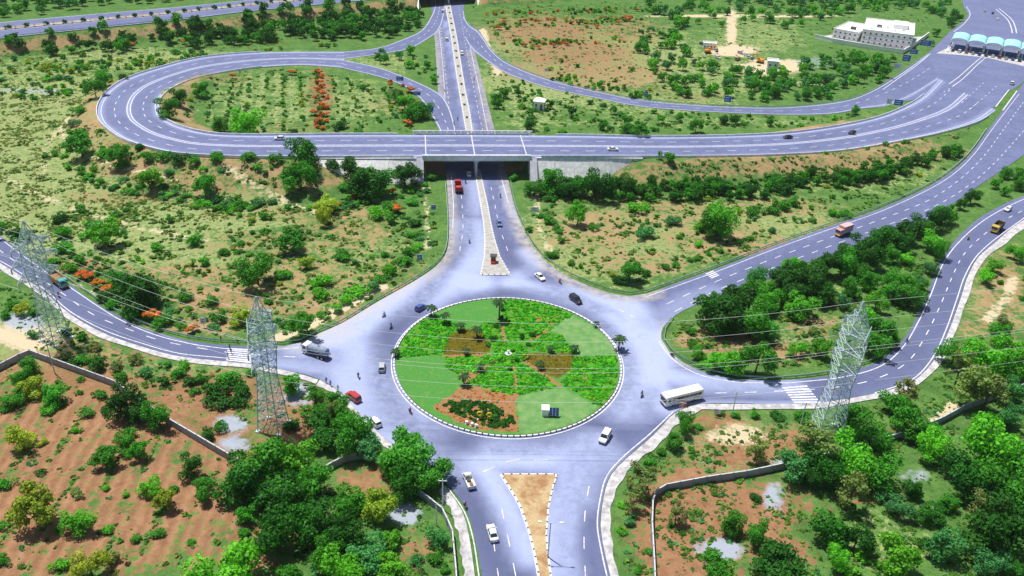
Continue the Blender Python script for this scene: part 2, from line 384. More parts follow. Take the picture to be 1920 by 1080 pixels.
def sheet(name, L, Rr, dz=0, ncol=9, mat='asphalt', dustf=None, lift=None):
    n = len(L); ts = np.linspace(0, 1, ncol)
    V = (L[:, None, :]*(1-ts)[None, :, None]+Rr[:, None, :]*ts[None, :, None]).reshape(-1, 3); V[:, 2] += dz
    i = np.arange(n-1)[:, None]*ncol+np.arange(ncol-1)[None, :]; i = i.ravel()
    F = np.stack([i, i+1, i+ncol+1, i+ncol], 1)
    tt = np.tile(ts, n); e = np.minimum(tt, 1-tt)
    dust = dustf(tt) if dustf else np.clip(.4-e*3.2, 0, .45)+.12
    return np_mesh(name, V, F, mat, attrs={'dust': dust, 'track': np.zeros(len(V)), 'sand': np.zeros(len(V))})
def up(me):
    bm = bmesh.new(); bm.from_mesh(me)
    for f in bm.faces:
        f.normal_update()
        if f.normal.z < 0: f.normal_flip()
    bm.to_mesh(me); bm.free(); return me
def struct(name, me, parent=None):
    o = link(name, me, parent)
    if parent is None: o['kind'] = 'structure'
    return o

# --- the junction: one asphalt sheet with worn and dusty film per vertex
ISL_C = np.array([-.2, 172.3]); ISL_R = np.array([28.84, 30.29])
JZ = .10
def cdt_sheet(name, outline, z, step, mat, attr_fn=None):
    o2 = [Vector((p[0], p[1])) for p in outline]; n = len(o2)
    A = np.array([(p[0], p[1]) for p in outline]); lo, hi = A.min(0), A.max(0)
    pts = []
    y = lo[1]
    while y < hi[1]:
        st = step*(1 if y < 300 else 2)
        xs = np.arange(lo[0], hi[0], st)+rng.uniform(-.2, .2, len(np.arange(lo[0], hi[0], st)))*st
        ys = y+rng.uniform(-.2, .2, len(xs))*st
        m = in_poly(xs, ys, A); xs, ys = xs[m], ys[m]
        if len(xs):
            m = dist_line(xs, ys, np.vstack([A, A[:1]])) > st*.4
            pts += list(zip(xs[m], ys[m]))
        y += st
    vs = o2+[Vector(p) for p in pts]
    ov, oe, of, *_ = delaunay_2d_cdt(vs, [], [list(range(n))], 1, 1e-4)
    V = np.array([(v.x, v.y, z) for v in ov]); F = np.array([f for f in of if len(f) == 3])
    at = attr_fn(V[:, 0], V[:, 1]) if attr_fn else {'dust': np.full(len(V), .16), 'track': np.zeros(len(V)), 'sand': np.zeros(len(V))}
    return up(np_mesh(name, V, F, mat, attrs=at))
PALE = [ # (polyline px, width m, strength): dusty swaths
 ([(575,650),(640,625),(700,585),(770,548),(830,520),(890,530)],6,.75),([(600,660),(640,690),(660,730),(690,770),(740,815),(800,855),(860,880),(930,862)],4,.55),
 ([(640,640),(665,680),(690,720),(720,760),(770,800)],7,.55),([(880,420),(890,470),(870,520),(800,560)],5,.6),([(850,870),(905,885),(930,920),(955,970),(985,1040)],3,.6),
 ([(930,850),(1000,855),(1060,850),(1110,830)],4,.75),([(1060,860),(1075,900),(1055,960),(1045,1030),(1055,1080)],3.2,.8),([(1130,850),(1095,880),(1080,930)],4,.6),
 ([(1170,760),(1200,710),(1205,670),(1180,620)],6,.7),([(1180,580),(1215,620),(1225,670),(1215,720),(1240,750)],5,.75),([(1220,690),(1290,715),(1380,722),(1480,724)],3.5,.6),
 ([(960,530),(1030,545),(1100,570),(1150,600)],4,.6),([(970,520),(1000,500),(985,475)],3,.5),([(1060,545),(1120,565),(1170,575)],3,.65),([(1240,600),(1300,565),(1340,550)],4,.35),
 ([(1290,770),(1330,762),(1450,765),(1530,762)],2,.6),([(885,400),(892,340)],3,.4),([(835,40),(868,180),(880,245)],1.6,.35),([(600,690),(540,680),(480,672)],2.5,.5),([(1010,440),(960,400),(945,350)],1.5,.3)]
TRACK = [([(862,360),(872,420),(868,460),(835,500),(790,560),(745,600),(722,640),(716,690),(725,740),(760,790),(810,835),(850,880),(880,930),(915,1000),(945,1080)],3.2,.85),
 ([(905,555),(960,548),(1020,552),(1080,575),(1130,610),(1165,650),(1178,700),(1160,750),(1120,800),(1040,835),(950,838),(860,828),(790,795)],2.6,.75),
 ([(925,420),(950,470),(1000,515),(1060,550),(1120,580)],2.8,.7),([(1120,820),(1085,870),(1072,940),(1075,1080)],4,.55),([(1220,740),(1180,790),(1130,850),(1105,900),(1095,1080)],3.4,.6),
 ([(1230,605),(1300,565),(1420,515),(1560,455),(1700,395)],4,.45),([(1290,740),(1420,735),(1560,722),(1650,700),(1720,650),(1760,580),(1790,510),(1830,455),(1900,405)],4.5,.55),
 ([(610,672),(540,662),(420,662),(300,645),(200,608),(100,535),(0,468)],4,.65),([(800,500),(835,480),(850,470)],3,.6),([(740,790),(720,760),(735,770)],4,.5)]
SANDS = [([(566,645),(640,612),(707,573),(773,536),(819,506),(841,476),(846,427),(845,380),(841,325)],1.8,1.),([(838,300),(826,200),(821,120),(814,40)],2.6,.9),([(884,95),(905,175),(922,245),(945,328),(958,380),(968,410)],2.2,.9),
 ([(968,410),(988,455),(1019,493),(1070,527),(1140,553),(1182,560),(1230,550)],2.4,1.),([(1252,605),(1246,637),(1262,662),(1290,687)],1.3,.8),([(560,645),(600,640),(640,622)],3.5,.7)]
PALE = [(edge(a), w, s) for a, w, s in PALE]; TRACK = [(edge(a), w, s) for a, w, s in TRACK]; SANDS = [(edge(a), w, s) for a, w, s in SANDS]
def soft(X, Y, lst):
    r = np.zeros(X.shape)
    for ln, w, s in lst:
        d = dist_line(X, Y, ln); r = np.maximum(r, s*np.clip(1.45-d/w*.9, 0, 1))
    return r
def junc_attr(X, Y):
    return {'dust': np.clip(.12+1.35*soft(X, Y, PALE), 0, 1), 'track': soft(X, Y, TRACK), 'sand': .72*soft(X, Y, SANDS)}
junction = struct('junction_road', cdt_sheet('junction_road', JUNC, JZ, 1.6, 'asphalt', junc_attr))
def fly_dust(tt): return np.where(np.abs(tt-.5) < .06, .5, .14)+np.clip(.14-np.minimum(tt, 1-tt), 0, 1)*4
flyover_road = struct('flyover_road', up(sheet('flyover_road', FL_O, FL_I, 0, 15, 'asphalt', fly_dust)))
slip_a = struct('slip_road', up(sheet('slip_road', BA[0], BA[1])))
slip_b = struct('slip_road', up(sheet('slip_road', BB[0], BB[1])))
slip_c = struct('slip_road', up(sheet('slip_road', R3S[0], R3S[1])))
apron = struct('toll_apron', cdt_sheet('toll_apron', APRON, .115, 4.0, 'asphalt'))
hw_far = struct('highway_carriageway', up(sheet('highway_carriageway', OR_O, OR_O*.58+OR_I*.42)))
hw_near = struct('highway_carriageway', up(sheet('highway_carriageway', OR_O*.48+OR_I*.52, OR_I)))

# --- the ground: one sheet to the horizon
def axis_coords(lo, hi, d0, ext):
    a = [lo]
    while a[-1] < hi: a.append(a[-1]+d0(a[-1]))
    k = d0(lo); left = []; c = lo
    while c > -ext: k *= 1.35; c -= k; left.append(c)
    k = d0(hi); right = []; c = a[-1]
    while c < ext: k *= 1.35; c += k; right.append(c)
    return np.array(left[::-1]+a+right)
gx = axis_coords(-430, 430, lambda v: 2.0, 7000); gy = axis_coords(70, 680, lambda v: 1.4 if v < 250 else (2.0 if v < 420 else 3.0), 7000)
GX, GY = np.meshgrid(gx, gy); near = (np.abs(GX) < 520) & (GY > 40) & (GY < 760)
GZ = np.zeros(GX.shape); GZ[near] = height(GX[near], GY[near])
GZ = np.where(GZ < .02, -.03, GZ)
safe = np.maximum(GY, 20.0)
PP = to_px(np.stack([GX, safe, np.zeros_like(GX)], -1)); PXX, PXY = PP[..., 0], PP[..., 1]
def wob(a, b, s=1.0):
    return np.sin(GX*a+1.3*np.sin(GY*b*1.7+s))*np.cos(GY*b+1.1*np.sin(GX*a*1.3-s))
W1 = wob(.11, .09)*.5+wob(.27, .23, 2)*.35
def blobs(lst):
    r = np.zeros(GX.shape)
    for x, y, rx, ry, s in lst:
        d = np.hypot((PXX-x)/rx, (PXY-y)/ry)+W1*.22
        r = np.maximum(r, s*np.clip(1.55-d*.85, 0, 1))
    return r
SOIL = [(120,800,170,130,.82),(60,950,190,160,.85),(250,930,190,160,.82),(390,840,90,70,.75),(380,740,120,40,.72),(420,980,110,90,.75),(560,770,60,60,.75),(690,900,60,30,.6),(780,1040,40,50,.5),
 (1290,1000,90,110,.85),(1400,960,110,60,.78),(1450,1040,60,50,.72),(890,315,100,14,.8),(1420,840,110,40,.7),(1340,800,50,25,.6),(1620,930,60,15,.6),(1700,810,50,22,.5),(1880,540,50,60,.6),(1860,620,60,60,.5),
 (330,520,130,30,.5),(430,560,110,35,.62),(560,520,120,50,.5),(600,580,90,30,.55),(720,520,70,50,.45),(500,460,140,30,.45),(650,430,90,40,.5),(240,370,140,14,.5),(520,400,120,14,.48),(380,610,90,18,.6),(150,500,60,20,.6),
 (450,325,110,22,.6),(300,300,120,20,.55),(640,330,70,20,.55),(230,320,70,18,.5),
 (1120,430,110,45,.55),(1260,400,120,30,.52),(1350,450,120,30,.55),(1200,490,110,26,.5),(1450,390,110,18,.5),(1500,310,200,20,.6),(1330,305,140,16,.6),(1680,285,120,18,.58),(1550,420,40,15,.4),
 (1340,640,70,25,.65),(1450,660,70,22,.6),(1520,610,60,25,.5),(1360,600,40,20,.5),
 (1020,60,110,28,.62),(1080,100,120,30,.62),(1130,140,110,30,.6),(990,130,60,20,.5),(1180,60,70,24,.5),(1230,160,90,20,.4),(600,180,22,55,.6),(740,190,50,22,.4),(430,150,40,10,.4),(560,240,120,8,.4),(1300,180,60,10,.4)]
DRY = [(80,230,190,90,.8),(60,380,180,90,.85),(240,420,150,45,.75),(420,400,140,40,.7),(330,470,160,40,.65),(120,160,120,25,.6),(250,110,160,20,.6),(520,110,180,14,.55),(640,480,140,60,.5),(520,540,140,60,.5),(500,190,110,55,.5),(650,190,90,40,.5),(720,120,60,20,.5),
 (1050,150,130,40,.8),(1180,110,130,50,.75),(1040,80,130,40,.7),(1330,150,140,40,.55),(1420,70,90,40,.5),(1230,190,170,25,.5),(1000,190,60,60,.5),(1300,230,300,12,.4),
 (1150,450,190,70,.65),(1400,420,190,50,.6),(1600,330,180,30,.5),(1350,300,150,15,.5),(1400,640,130,45,.55),(1550,560,80,50,.4),(1400,840,110,45,.75),(1330,1000,80,80,.4),(1650,1010,110,50,.4),(40,640,110,40,.95),(110,690,80,20,.5),(300,700,160,25,.5),(1870,560,60,80,.5),(780,1020,40,50,.4),(480,690,90,16,.4)]
PALEG = [(30,625,60,20,.8),(60,640,50,16,.7),(1385,815,60,18,.62),(1372,55,10,40,.7),(1370,95,45,10,.8),(1450,125,60,14,.75),(1400,30,160,2.5,.8),(910,85,7,25,.7),(925,120,6,25,.5),(640,525,90,5,.3),(690,540,60,4,.4),(520,620,80,4,.4),(620,50,6,8,.6),(1530,155,40,8,.5)]
PUD = [(45,602,38,16,.8),(432,795,26,13,.95),(440,832,24,12,.95),(762,965,26,18,.95),(1352,1030,36,20,.97),(560,738,26,24,.8),(1452,930,18,24,.85),(1460,865,14,8,.8),(1715,895,26,12,.6),(40,170,60,6,.5),(90,172,30,5,.6),(1530,118,40,10,.5),(1620,880,30,8,.4)]
soil, dryv, pale, pud = blobs(SOIL), blobs(DRY), blobs(PALEG), blobs(PUD)
for pts, w, k in (([(797,330),(800,380),(802,430),(803,475)],.8,.5),([(520,634),(560,618),(610,595),(660,568),(715,537)],1.1,.8),([(0,330),(130,388),(260,425),(380,450)],1.2,.5),([(430,345),(520,375),(600,402)],1.3,.55),([(125,225),(121,255),(150,290),(220,325),(330,352)],.5,.8),([(905,55),(912,85),(925,115),(935,140)],1.4,.7),([(1000,372),(1003,330),(1010,420),(1030,470)],.8,.55),([(90,500),(150,535),(260,590)],.8,.45),([(1850,600),(1885,560),(1900,520)],1.0,.6),([(60,180),(150,205),(95,260),(80,330)],1.2,.45),([(1740,800),(1790,760)],1.0,.6)):
    ln = edge(pts); m_ = near & (GY < 700); d_ = np.full(GX.shape, 1e9); d_[m_] = dist_line(GX[m_], GY[m_], ln); pale = np.maximum(pale, k*np.clip(1.6-d_/w*.55, 0, 1))
# planting rows of the red orchard field, running away from the camera
ro = px(80,1000); rd = (px(205,780)-ro)[:2]; rd /= np.linalg.norm(rd); rs = -(GX-ro[0])*rd[1]+(GY-ro[1])*rd[0]
field = in_poly(PXX, PXY, [(-60,740),(60,690),(320,810),(440,880),(470,1100),(-80,1100)])
soil = np.where(field, soil-.45*np.clip(np.cos(rs*2*math.pi/6.5)-.3, 0, 1)-.05, soil)
ro2 = px(420,250); rd2 = (px(440,140)-ro2)[:2]; rd2 /= np.linalg.norm(rd2); rs2 = -(GX-ro2[0])*rd2[1]+(GY-ro2[1])*rd2[0]
infield = in_poly(PXX, PXY, [(310,185),(440,128),(650,128),(830,250),(420,252)])
dryv = np.where(infield, dryv+.12*np.cos(rs2*2*math.pi/7)+.1*W1, dryv)
slope = np.clip(GZ/2, 0, 1)*np.clip((6.8-GZ)/1, 0, 1)
soil = np.maximum(soil, slope*(.58+.25*W1))
far = np.clip((GY-700)/200, 0, 1)+np.clip((np.abs(GX)-480)/150, 0, 1)
soil = np.where(far > 0, np.maximum(soil, .45*np.clip(far, 0, 1)), soil); dryv = np.where(far > 0, np.maximum(dryv, .5*np.clip(far, 0, 1)), dryv)
red = np.clip((PXY-640)/60, .15, 1.0); red = np.maximum(red, .85*np.clip(1.4-np.hypot((PXX-1060)/190, (PXY-80)/80), 0, 1)); red = np.maximum(red, blobs([(600,180,26,60,.9),(160,515,70,25,.7),(1380,630,110,40,.6),(430,580,130,30,.4)]))
nx, ny = len(gx), len(gy)
idx = (np.arange(ny-1)[:, None]*nx+np.arange(nx-1)[None, :]).ravel()
ground = struct('ground', np_mesh('ground', np.stack([GX, GY, GZ], -1).reshape(-1, 3), np.stack([idx, idx+1, idx+nx+1, idx+nx], 1), 'ground',
    attrs={'soil': soil.ravel(), 'dry': dryv.ravel(), 'pale': pale.ravel(), 'puddle': pud.ravel(), 'red': red.ravel(), 'plough': field.astype(float).ravel()}))
ground.data.polygons.foreach_set('use_smooth', np.ones(len(ground.data.polygons), bool))

# --- painted markings
def ribbon(mb, P, w, dz=.02):
    w = w*.82; P = np.asarray(P, float); T = np.gradient(P[:, :2], axis=0); T /= np.linalg.norm(T, axis=1)[:, None]+1e-9
    N = np.stack([-T[:, 1], T[:, 0]], 1)*w/2
    a = [(p[0]+n[0], p[1]+n[1], p[2]+dz) for p, n in zip(P, N)]; b = [(p[0]-n[0], p[1]-n[1], p[2]+dz) for p, n in zip(P, N)]
    n = len(P); mb.add(a+b, [(i, n+i, n+i+1, i+1) for i in range(n-1)])
def dashes(mb, P, w, on, off, dz=.02, start=0):
    P = np.asarray(P, float); s = np.concatenate([[0], np.cumsum(np.linalg.norm(np.diff(P[:, :3], axis=0), axis=1))])
    t0 = start
    while t0+on < s[-1]:
        tt = np.linspace(t0, t0+on, 3)
        ribbon(mb, np.stack([np.interp(tt, s, P[:, k]) for k in range(3)], 1), w, dz); t0 += on+off
def lerp(L, Rr, t): return L*(1-t)+Rr*t
def marks(name, parent, lines):
    """each line: points, width, None or (on, off)"""
    solid, dash = MB(), MB()
    for P, w, d in lines:
        if d is None: ribbon(solid, P, w)
        else: dashes(dash, P, w, *d)
    if solid.v: up(solid.build('edge_line', 'white_line', parent).data)
    if dash.v: o = dash.build('lane_dashes', 'white_line', parent); o['kind'] = 'stuff'; up(o.data)
marks('f', flyover_road, [(lerp(FL_O, FL_I, .055), .32, None), (lerp(FL_O, FL_I, .945), .32, None), (lerp(FL_O, FL_I, .475), .42, None), (lerp(FL_O, FL_I, .53), .42, None), (lerp(FL_O, FL_I, .27), .34, (4, 6)), (lerp(FL_O, FL_I, .74), .34, (4, 6))])
for o, S in ((slip_a, BA), (slip_b, BB), (slip_c, R3S)):
    marks('s', o, [(lerp(*S, .06), .3, None), (lerp(*S, .94), .3, None), (lerp(*S, .5), .3, (4, 6))])
for o, a, b in ((hw_far, 0, .42), (hw_near, .52, 1)):
    marks('h', o, [(lerp(OR_O, OR_I, a+.03), .3, None), (lerp(OR_O, OR_I, b-.03), .3, None)])
jz = JZ
def jl(pts, w=.28, d=None): return (edge(pts, jz, 1.5), w, d)
RU_P = edge(E_RU, jz); 
ru = [(1213,556),(1280,532),(1347,508),(1447,469),(1547,433),(1647,398),(1730,361),(1783,330),(1823,293),(1857,247),(1884,211),(1911,176)]
d1 = [(1250,570),(1347,526),(1447,486),(1547,449),(1647,413),(1740,376),(1800,336),(1845,292),(1880,245),(1920,190),(1950,150)]
d2 = [(1265,584),(1347,543),(1447,503),(1547,465),(1647,428),(1750,388),(1820,345),(1870,300),(1915,250),(1965,190)]
marks('j', junction, [
 jl(ru), jl(d1, .3, (3.2, 4)), jl(d2, .3, (3.2, 4)),
 jl([(898,1080),(887,1010),(871,960),(840,915)]), jl([(1138,1080),(1128,1035),(1120,985),(1125,937),(1138,892),(1168,857),(1218,814),(1262,772)], .3),
 jl([(0,447),(33,472),(83,508),(133,540),(217,595),(283,625),(350,643),(417,653),(480,657),(560,652)], .3),
 jl([(0,489),(33,508),(83,542),(133,585),(200,621),(267,644),(333,662),(417,671),(470,677)], .3),
 jl([(-60,425),(10,477),(60,512),(110,545),(175,590),(240,617),(300,638),(370,652),(440,662),(600,672)], .3, (3, 4.5)),
 jl([(1480,718),(1580,707),(1650,687),(1692,652),(1722,603),(1745,553),(1769,493),(1797,455),(1838,418),(1880,392),(1925,371)], .34),
 jl([(1640,737),(1692,720),(1722,703),(1752,665),(1775,615),(1795,558),(1808,520),(1829,483),(1860,453),(1925,405)], .34),
 jl([(1340,737),(1420,735),(1560,727),(1640,711),(1700,680),(1735,630),(1762,575),(1785,520),(1805,480),(1835,448),(1880,415),(1930,388)], .3, (3, 4.5)),
 jl([(967,1080),(955,1020),(943,965),(938,940)], .22, (3, 4)), jl([(936,1090),(930,1050),(925,1010)], .22, (3, 4)), jl([(1098,1085),(1095,1020),(1098,950),(1108,895)], .22, (3, 4)),
 jl([(862,470),(868,430),(866,380),(861,335)], .25, (3, 5)), jl([(952,470),(938,430),(928,385),(917,335)], .25, (3, 5)),
 jl([(905,885),(960,863),(1010,863),(1055,860)], .3, (3, 3)), jl([(1160,580),(1195,598)], .3, (2, 2)), jl([(1235,640),(1262,674),(1310,702),(1380,716),(1480,718)], .3),
 jl([(850,260),(840,180),(830,90),(822,10)], .25, (3, 5)), jl([(905,245),(891,180),(874,90),(860,10)], .25, (3, 5)), jl([(835,250),(834,180),(828,100),(819,20)], .25), jl([(914,245),(901,180),(884,100),(868,20)], .25),
 jl([(849,430),(850,380),(846,330)], .25), jl([(953,380),(939,330)], .25)])
# zebra crossings (bars run along the road)
def zebra(parent, a, b, c, d, n):
    """a-b one kerb side to the other at the near end, d-c at the far end (pixels)"""
    A, B, C_, D = (px(*q, jz) for q in (a, b, c, d)); mb = MB()
    for k in range(n):
        s0, s1 = (k+.12)/n, (k+.68)/n
        q = [A+(B-A)*s0, A+(B-A)*s1, D+(C_-D)*s1, D+(C_-D)*s0]
        mb.add([(p[0], p[1], p[2]+.024) for p in q], [(0, 1, 2, 3)])
    o = mb.build('zebra_crossing', 'white_line', parent); up(o.data)
zebra(junction, (427,652), (424,677), (472,682), (476,655), 7)
zebra(junction, (1466,726), (1490,757), (1540,757), (1512,722), 7)
zebra(junction, (1322,513), (1335,523), (1350,517), (1337,507), 4)
zebra(junction, (898,478), (868,470), (858,476), (888,485), 0) if False else None
# toll approach lines
mb = MB()
for pts, w in (([(1735,185),(1790,150),(1825,120),(1845,103)], .5), ([(1742,189),(1800,152),(1832,122),(1853,104)], .5), ([(1867,200),(1892,168)], .6), ([(1880,207),(1907,170)], .6), ([(1655,168),(1690,143),(1722,120),(1745,100)], .4), ([(1867,17),(1880,28),(1890,38),(1896,52),(1898,62)], .8), ([(1873,16),(1887,27),(1898,38),(1904,52),(1906,62)], .8), ([(1812,12),(1819,27),(1808,44),(1788,60)], .5)):
    ribbon(mb, edge(pts, .115, 4), w, .03)
up(mb.build('edge_line', 'white_line', apron).data)
mb = MB()
for pts in ([(1760,225),(1800,195),(1850,150)], [(1790,225),(1830,195),(1870,160)], [(1700,215),(1750,185),(1790,160)]):
    dashes(mb, edge(pts, .18, 4), .34, 3, 5, .03)
o = mb.build('lane_dashes', 'white_line', apron); o['kind'] = 'stuff'; up(o.data)
# ------------------------------------------------------------------ islands and kerbs
def kerb_ring(parent, line, blk, w, z0, h, closed=False, alt=True, name='kerb_stones'):
    """row of short kerb stones, black and white in turn"""
    P = np.asarray(line, float)
    if closed: P = np.vstack([P, P[:1]])
    s = np.concatenate([[0], np.cumsum(np.linalg.norm(np.diff(P[:, :2], axis=0), axis=1))]); n = max(2, int(s[-1]/blk))
    if closed and n % 2: n += 1
    mb = MB()
    for k in range(n):
        a, b = s[-1]*(k-.28*(k % 2 == 0)+.3*(k % 2))/n, s[-1]*(k+.98+.3*(k % 2 == 0)-.3*(k % 2))/n
        A = np.array([np.interp(a, s, P[:, j]) for j in range(2)]); B = np.array([np.interp(b, s, P[:, j]) for j in range(2)])
        c = (A+B)/2; d = B-A; mb.cur = (k % 2) if alt else 0; wk = w-.04*(k % 2)
        mb.box((c[0], c[1], z0+h/2), (np.linalg.norm(d), wk, h-.02*(k % 2)), math.atan2(d[1], d[0]))
    o = mb.build(name, ['kerb_white', 'black_paint'], parent); o['kind'] = 'stuff'; return o
def island_col_mat():
    t = NT('island_bed'); g = t.geo(); n1 = t.noise(.5, 5, .65, g); n2 = t.noise(2.2, 5, .7, g)
    lawn = t.mix(t.ramp(n2, .3, .7), (.05, .20, .035), (.10, .29, .06))
    palel = t.mix(t.ramp(n1, .3, .7), (.095, .24, .07), (.19, .34, .12))
    bed = t.mix(t.ramp(n2, .35, .65), (.05, .22, .015), (.10, .28, .025))
    brown = t.mix(t.ramp(n2, .3, .7), (.085, .075, .006), (.14, .12, .010))
    soilc = t.mix(t.ramp(n2, .3, .7), (.25, .11, .05), (.37, .20, .10))
    c = t.mix(t.attr('palelawn'), lawn, palel); c = t.mix(t.attr('bed'), c, bed); c = t.mix(t.attr('brown'), c, brown)
    sf = t.math('ADD', t.attr('soil'), t.math('MULTIPLY', t.math('SUBTRACT', n1, .5), .9)); c = t.mix(t.ramp(sf, .4, .6), c, soilc)
    c = t.mix(t.math('MULTIPLY', t.ramp(n1, .55, .72), .45), c, (.26, .29, .11))
    t.bsdf(c, .95, 0, .1, n2, .5, .2); MAT['island_bed'] = t.m
island_col_mat()
IZ = .36
def iz(pts): return [(730+x/3.724, 540+y/3.724) for x, y in pts]        # pixels measured in an enlarged view
LAWN_A = [iz(p) for p in ([(300,190),(480,110),(760,75),(780,235),(640,240),(560,280),(500,240)], [(60,490),(380,480),(400,600),(500,680),(470,720),(380,800),(300,830),(120,690),(60,600)])]
LAWN_B = [iz(p) for p in ([(1270,190),(1450,290),(1590,400),(1610,455),(1290,470),(1260,380),(1120,290)], [(890,760),(1190,690),(1460,830),(1280,950),(1000,1010),(905,1005)])]
BED = [iz(p) for p in ([(40,480),(30,420),(130,280),(300,190),(400,230),(500,260),(400,350),(385,460)], [(800,80),(1000,75),(1280,180),(1130,290),(1000,360),(820,370)], [(730,520),(860,540),(880,740),(740,720),(550,660)], [(870,520),(950,540),(1190,680),(900,745)], [(1290,480),(1620,470),(1640,600),(1610,720),(1480,830),(1200,665),(1280,570)], [(960,430),(1100,310),(1200,330),(1270,420),(1280,460)], [(640,240),(780,235),(790,400),(700,400),(640,300)], [(390,480),(700,475),(730,510),(600,600),(480,600),(400,560)], [(720,380),(960,380),(960,500),(860,540),(740,520)])]
BROWN = [iz(p) for p in ([(385,468),(380,400),(430,325),(510,285),(600,280),(660,320),(700,390),(705,450),(600,468)], [(930,510),(955,455),(1285,455),(1290,520),(1255,590),(1180,630),(1100,615),(1030,575)])]
SOILP = [iz(p) for p in ([(300,830),(440,740),(500,690),(620,690),(880,750),(905,1000),(640,1000),(480,940)], [(480,600),(650,570),(740,510),(760,540),(560,660),(500,640)], [(1000,200),(1200,190),(1130,270),(1040,300)])]
PATHS = [iz(p) for p in ([(780,235),(800,400)], [(390,475),(700,468)], [(930,500),(1190,680)], [(860,540),(890,760)], [(730,510),(540,650)], [(990,360),(1120,290)], [(1310,570),(1380,590),(1370,650)])]
DARKB = iz([(385,815),(430,790),(600,780),(680,800),(760,840),(850,900),(890,985),(700,975),(560,920),(450,870)])
def ellipse_pts(k, n=140): 
    a = np.linspace(0, 2*math.pi, n, endpoint=False); return np.stack([ISL_C[0]+ISL_R[0]*k*np.cos(a), ISL_C[1]+ISL_R[1]*k*np.sin(a)], 1)
def mask(PX, polys):
    r = np.zeros(PX.shape[:-1], bool)
    for p in polys: r |= in_poly(PX[..., 0], PX[..., 1], p)
    return r.astype(float)
def isl_attr(X, Y):
    Q = to_px(np.stack([X, Y, np.full(X.shape, IZ)], -1))
    so = mask(Q, SOILP)*.9
    for p in PATHS: so = np.maximum(so, np.clip(1.5-dist_line(X, Y, pxs(p, IZ))/.55, 0, .95))
    return {'palelawn': mask(Q, LAWN_B), 'bed': mask(Q, BED), 'brown': mask(Q, BROWN), 'soil': so}
isl = cdt_sheet('roundabout_island', ellipse_pts(.975), IZ, .7, 'island_bed', isl_attr)
island = struct('roundabout_island', isl)
mb = MB(); ring = ellipse_pts(.972); mb.prism([tuple(p) for p in ring], 0.0, IZ-.02); mb.build('island_base', 'soil_bed', island)
kerb_ring(island, ellipse_pts(.99), .7, .36, .0, .46, True)
mb = MB()
ribbon(mb, np.vstack([np.c_[ellipse_pts(1.012), np.full(140, JZ)], np.r_[ellipse_pts(1.012)[0], JZ][None]]), .3, .02); up(mb.build('edge_line', 'white_line', island).data)
def splitter(name, pts, mat, z=.34, blk=.9):
    line = pxs(pts, JZ); o = MB().prism([(p[0], p[1]) for p in line], 0.0, z-.06).build(name, mat); o['kind'] = 'structure'
    kerb_ring(o, line, blk, .32, 0., z, True)
    mb = MB(); c = line.mean(0); out = np.vstack([line, line[:1]]); out[:, 2] = JZ
    T = np.gradient(out[:, :2], axis=0); ribbon(mb, out+np.r_[0, 0, 0], .7, .018); up(mb.build('edge_line', 'white_line', o).data)
    return o
splitter('traffic_island', [(939,890),(960,922),(976,950),(994,1003),(1003,1040),(1011,1085),(1020,1220),(1046,1220),(1033,1085),(1027,1040),(1024,1003),(1028,953),(1036,915),(1045,890)], 'sandy_bed')
splitter('traffic_island', [(902,516),(909,480),(910,450),(907,415),(902,385),(897,355),(890,318),(899,318),(907,355),(914,385),(920,420),(927,450),(936,480),(957,516)], 'median_fill')
def median(pts_l, pts_r, z0, name='road_median'):
    L, Rr = edge(pts_l, z0), edge(pts_r, z0); ln = np.vstack([L, Rr[::-1]])
    o = MB().prism([(p[0], p[1]) for p in ln], 0, z0+.22).build(name, 'median_fill'); o['kind'] = 'structure'
    kerb_ring(o, L, 1.1, .6, 0, .42); kerb_ring(o, Rr, 1.1, .6, 0, .42); return o
median([(886,300),(877,262),(868,210),(861,170),(853,120),(846,70),(836,15),(830,-30)], [(896,300),(888,262),(880,210),(872,170),(864,120),(856,70),(845,15),(839,-30)], JZ)
# soil heaps on the southern splitter
# highway median planting strip
Lm, Rm = OR_O*.58+OR_I*.42, OR_O*.48+OR_I*.52
mb = MB(); mb.loft([[(a[0], a[1], a[2]-.3), (b[0], b[1], b[2]-.3), (b[0], b[1], b[2]+.3), (a[0], a[1], a[2]+.3)] for a, b in zip(Lm, Rm)])
hm = mb.build('highway_median', 'sandy_bed'); hm['kind'] = 'structure'
kerb_ring(hm, Rm+np.array([0, 0, 0]), 2.4, .5, 7.0, .45); kerb_ring(hm, Lm, 2.4, .5, 7.0, .45)

# footways beside the roads
def footway(a, b, z=.2):
    L, Rr = edge(a, 0), edge(b, 0); n = min(len(L), len(Rr))
    def rs(P):
        s = np.concatenate([[0], np.cumsum(np.linalg.norm(np.diff(P, axis=0), axis=1))]); q = np.linspace(0, s[-1], 60)
        return np.stack([np.interp(q, s, P[:, k]) for k in range(3)], 1)
    L, Rr = rs(L), rs(Rr); Rr = L+(Rr-L)*(.72+.12*np.sin(np.arange(60)*.9)*np.cos(np.arange(60)*.37))[:, None]; mb = MB()
    mb.loft([[(p[0], p[1], -.05), (q[0], q[1], -.05), (q[0], q[1], z), (p[0], p[1], z)] for p, q in zip(L, Rr)])
    o = mb.build('footway', 'footway'); o['kind'] = 'structure'; return o
footway([(-220,346),(-80,441),(0,494),(33,514),(83,548),(133,591),(200,628),(267,651),(333,669),(417,678),(473,684),(547,698),(597,713)], [(-220,366),(-80,460),(0,509),(33,530),(83,564),(133,607),(200,643),(267,664),(333,681),(417,689),(473,696),(547,712),(590,724)])
footway([(600,713),(640,738),(690,794),(728,828),(780,862)], [(590,726),(628,745),(673,799),(712,838),(765,875)])
footway([(832,910),(866,958),(880,1010),(890,1080),(905,1220)], [(820,925),(838,960),(853,1010),(862,1080),(876,1220)])
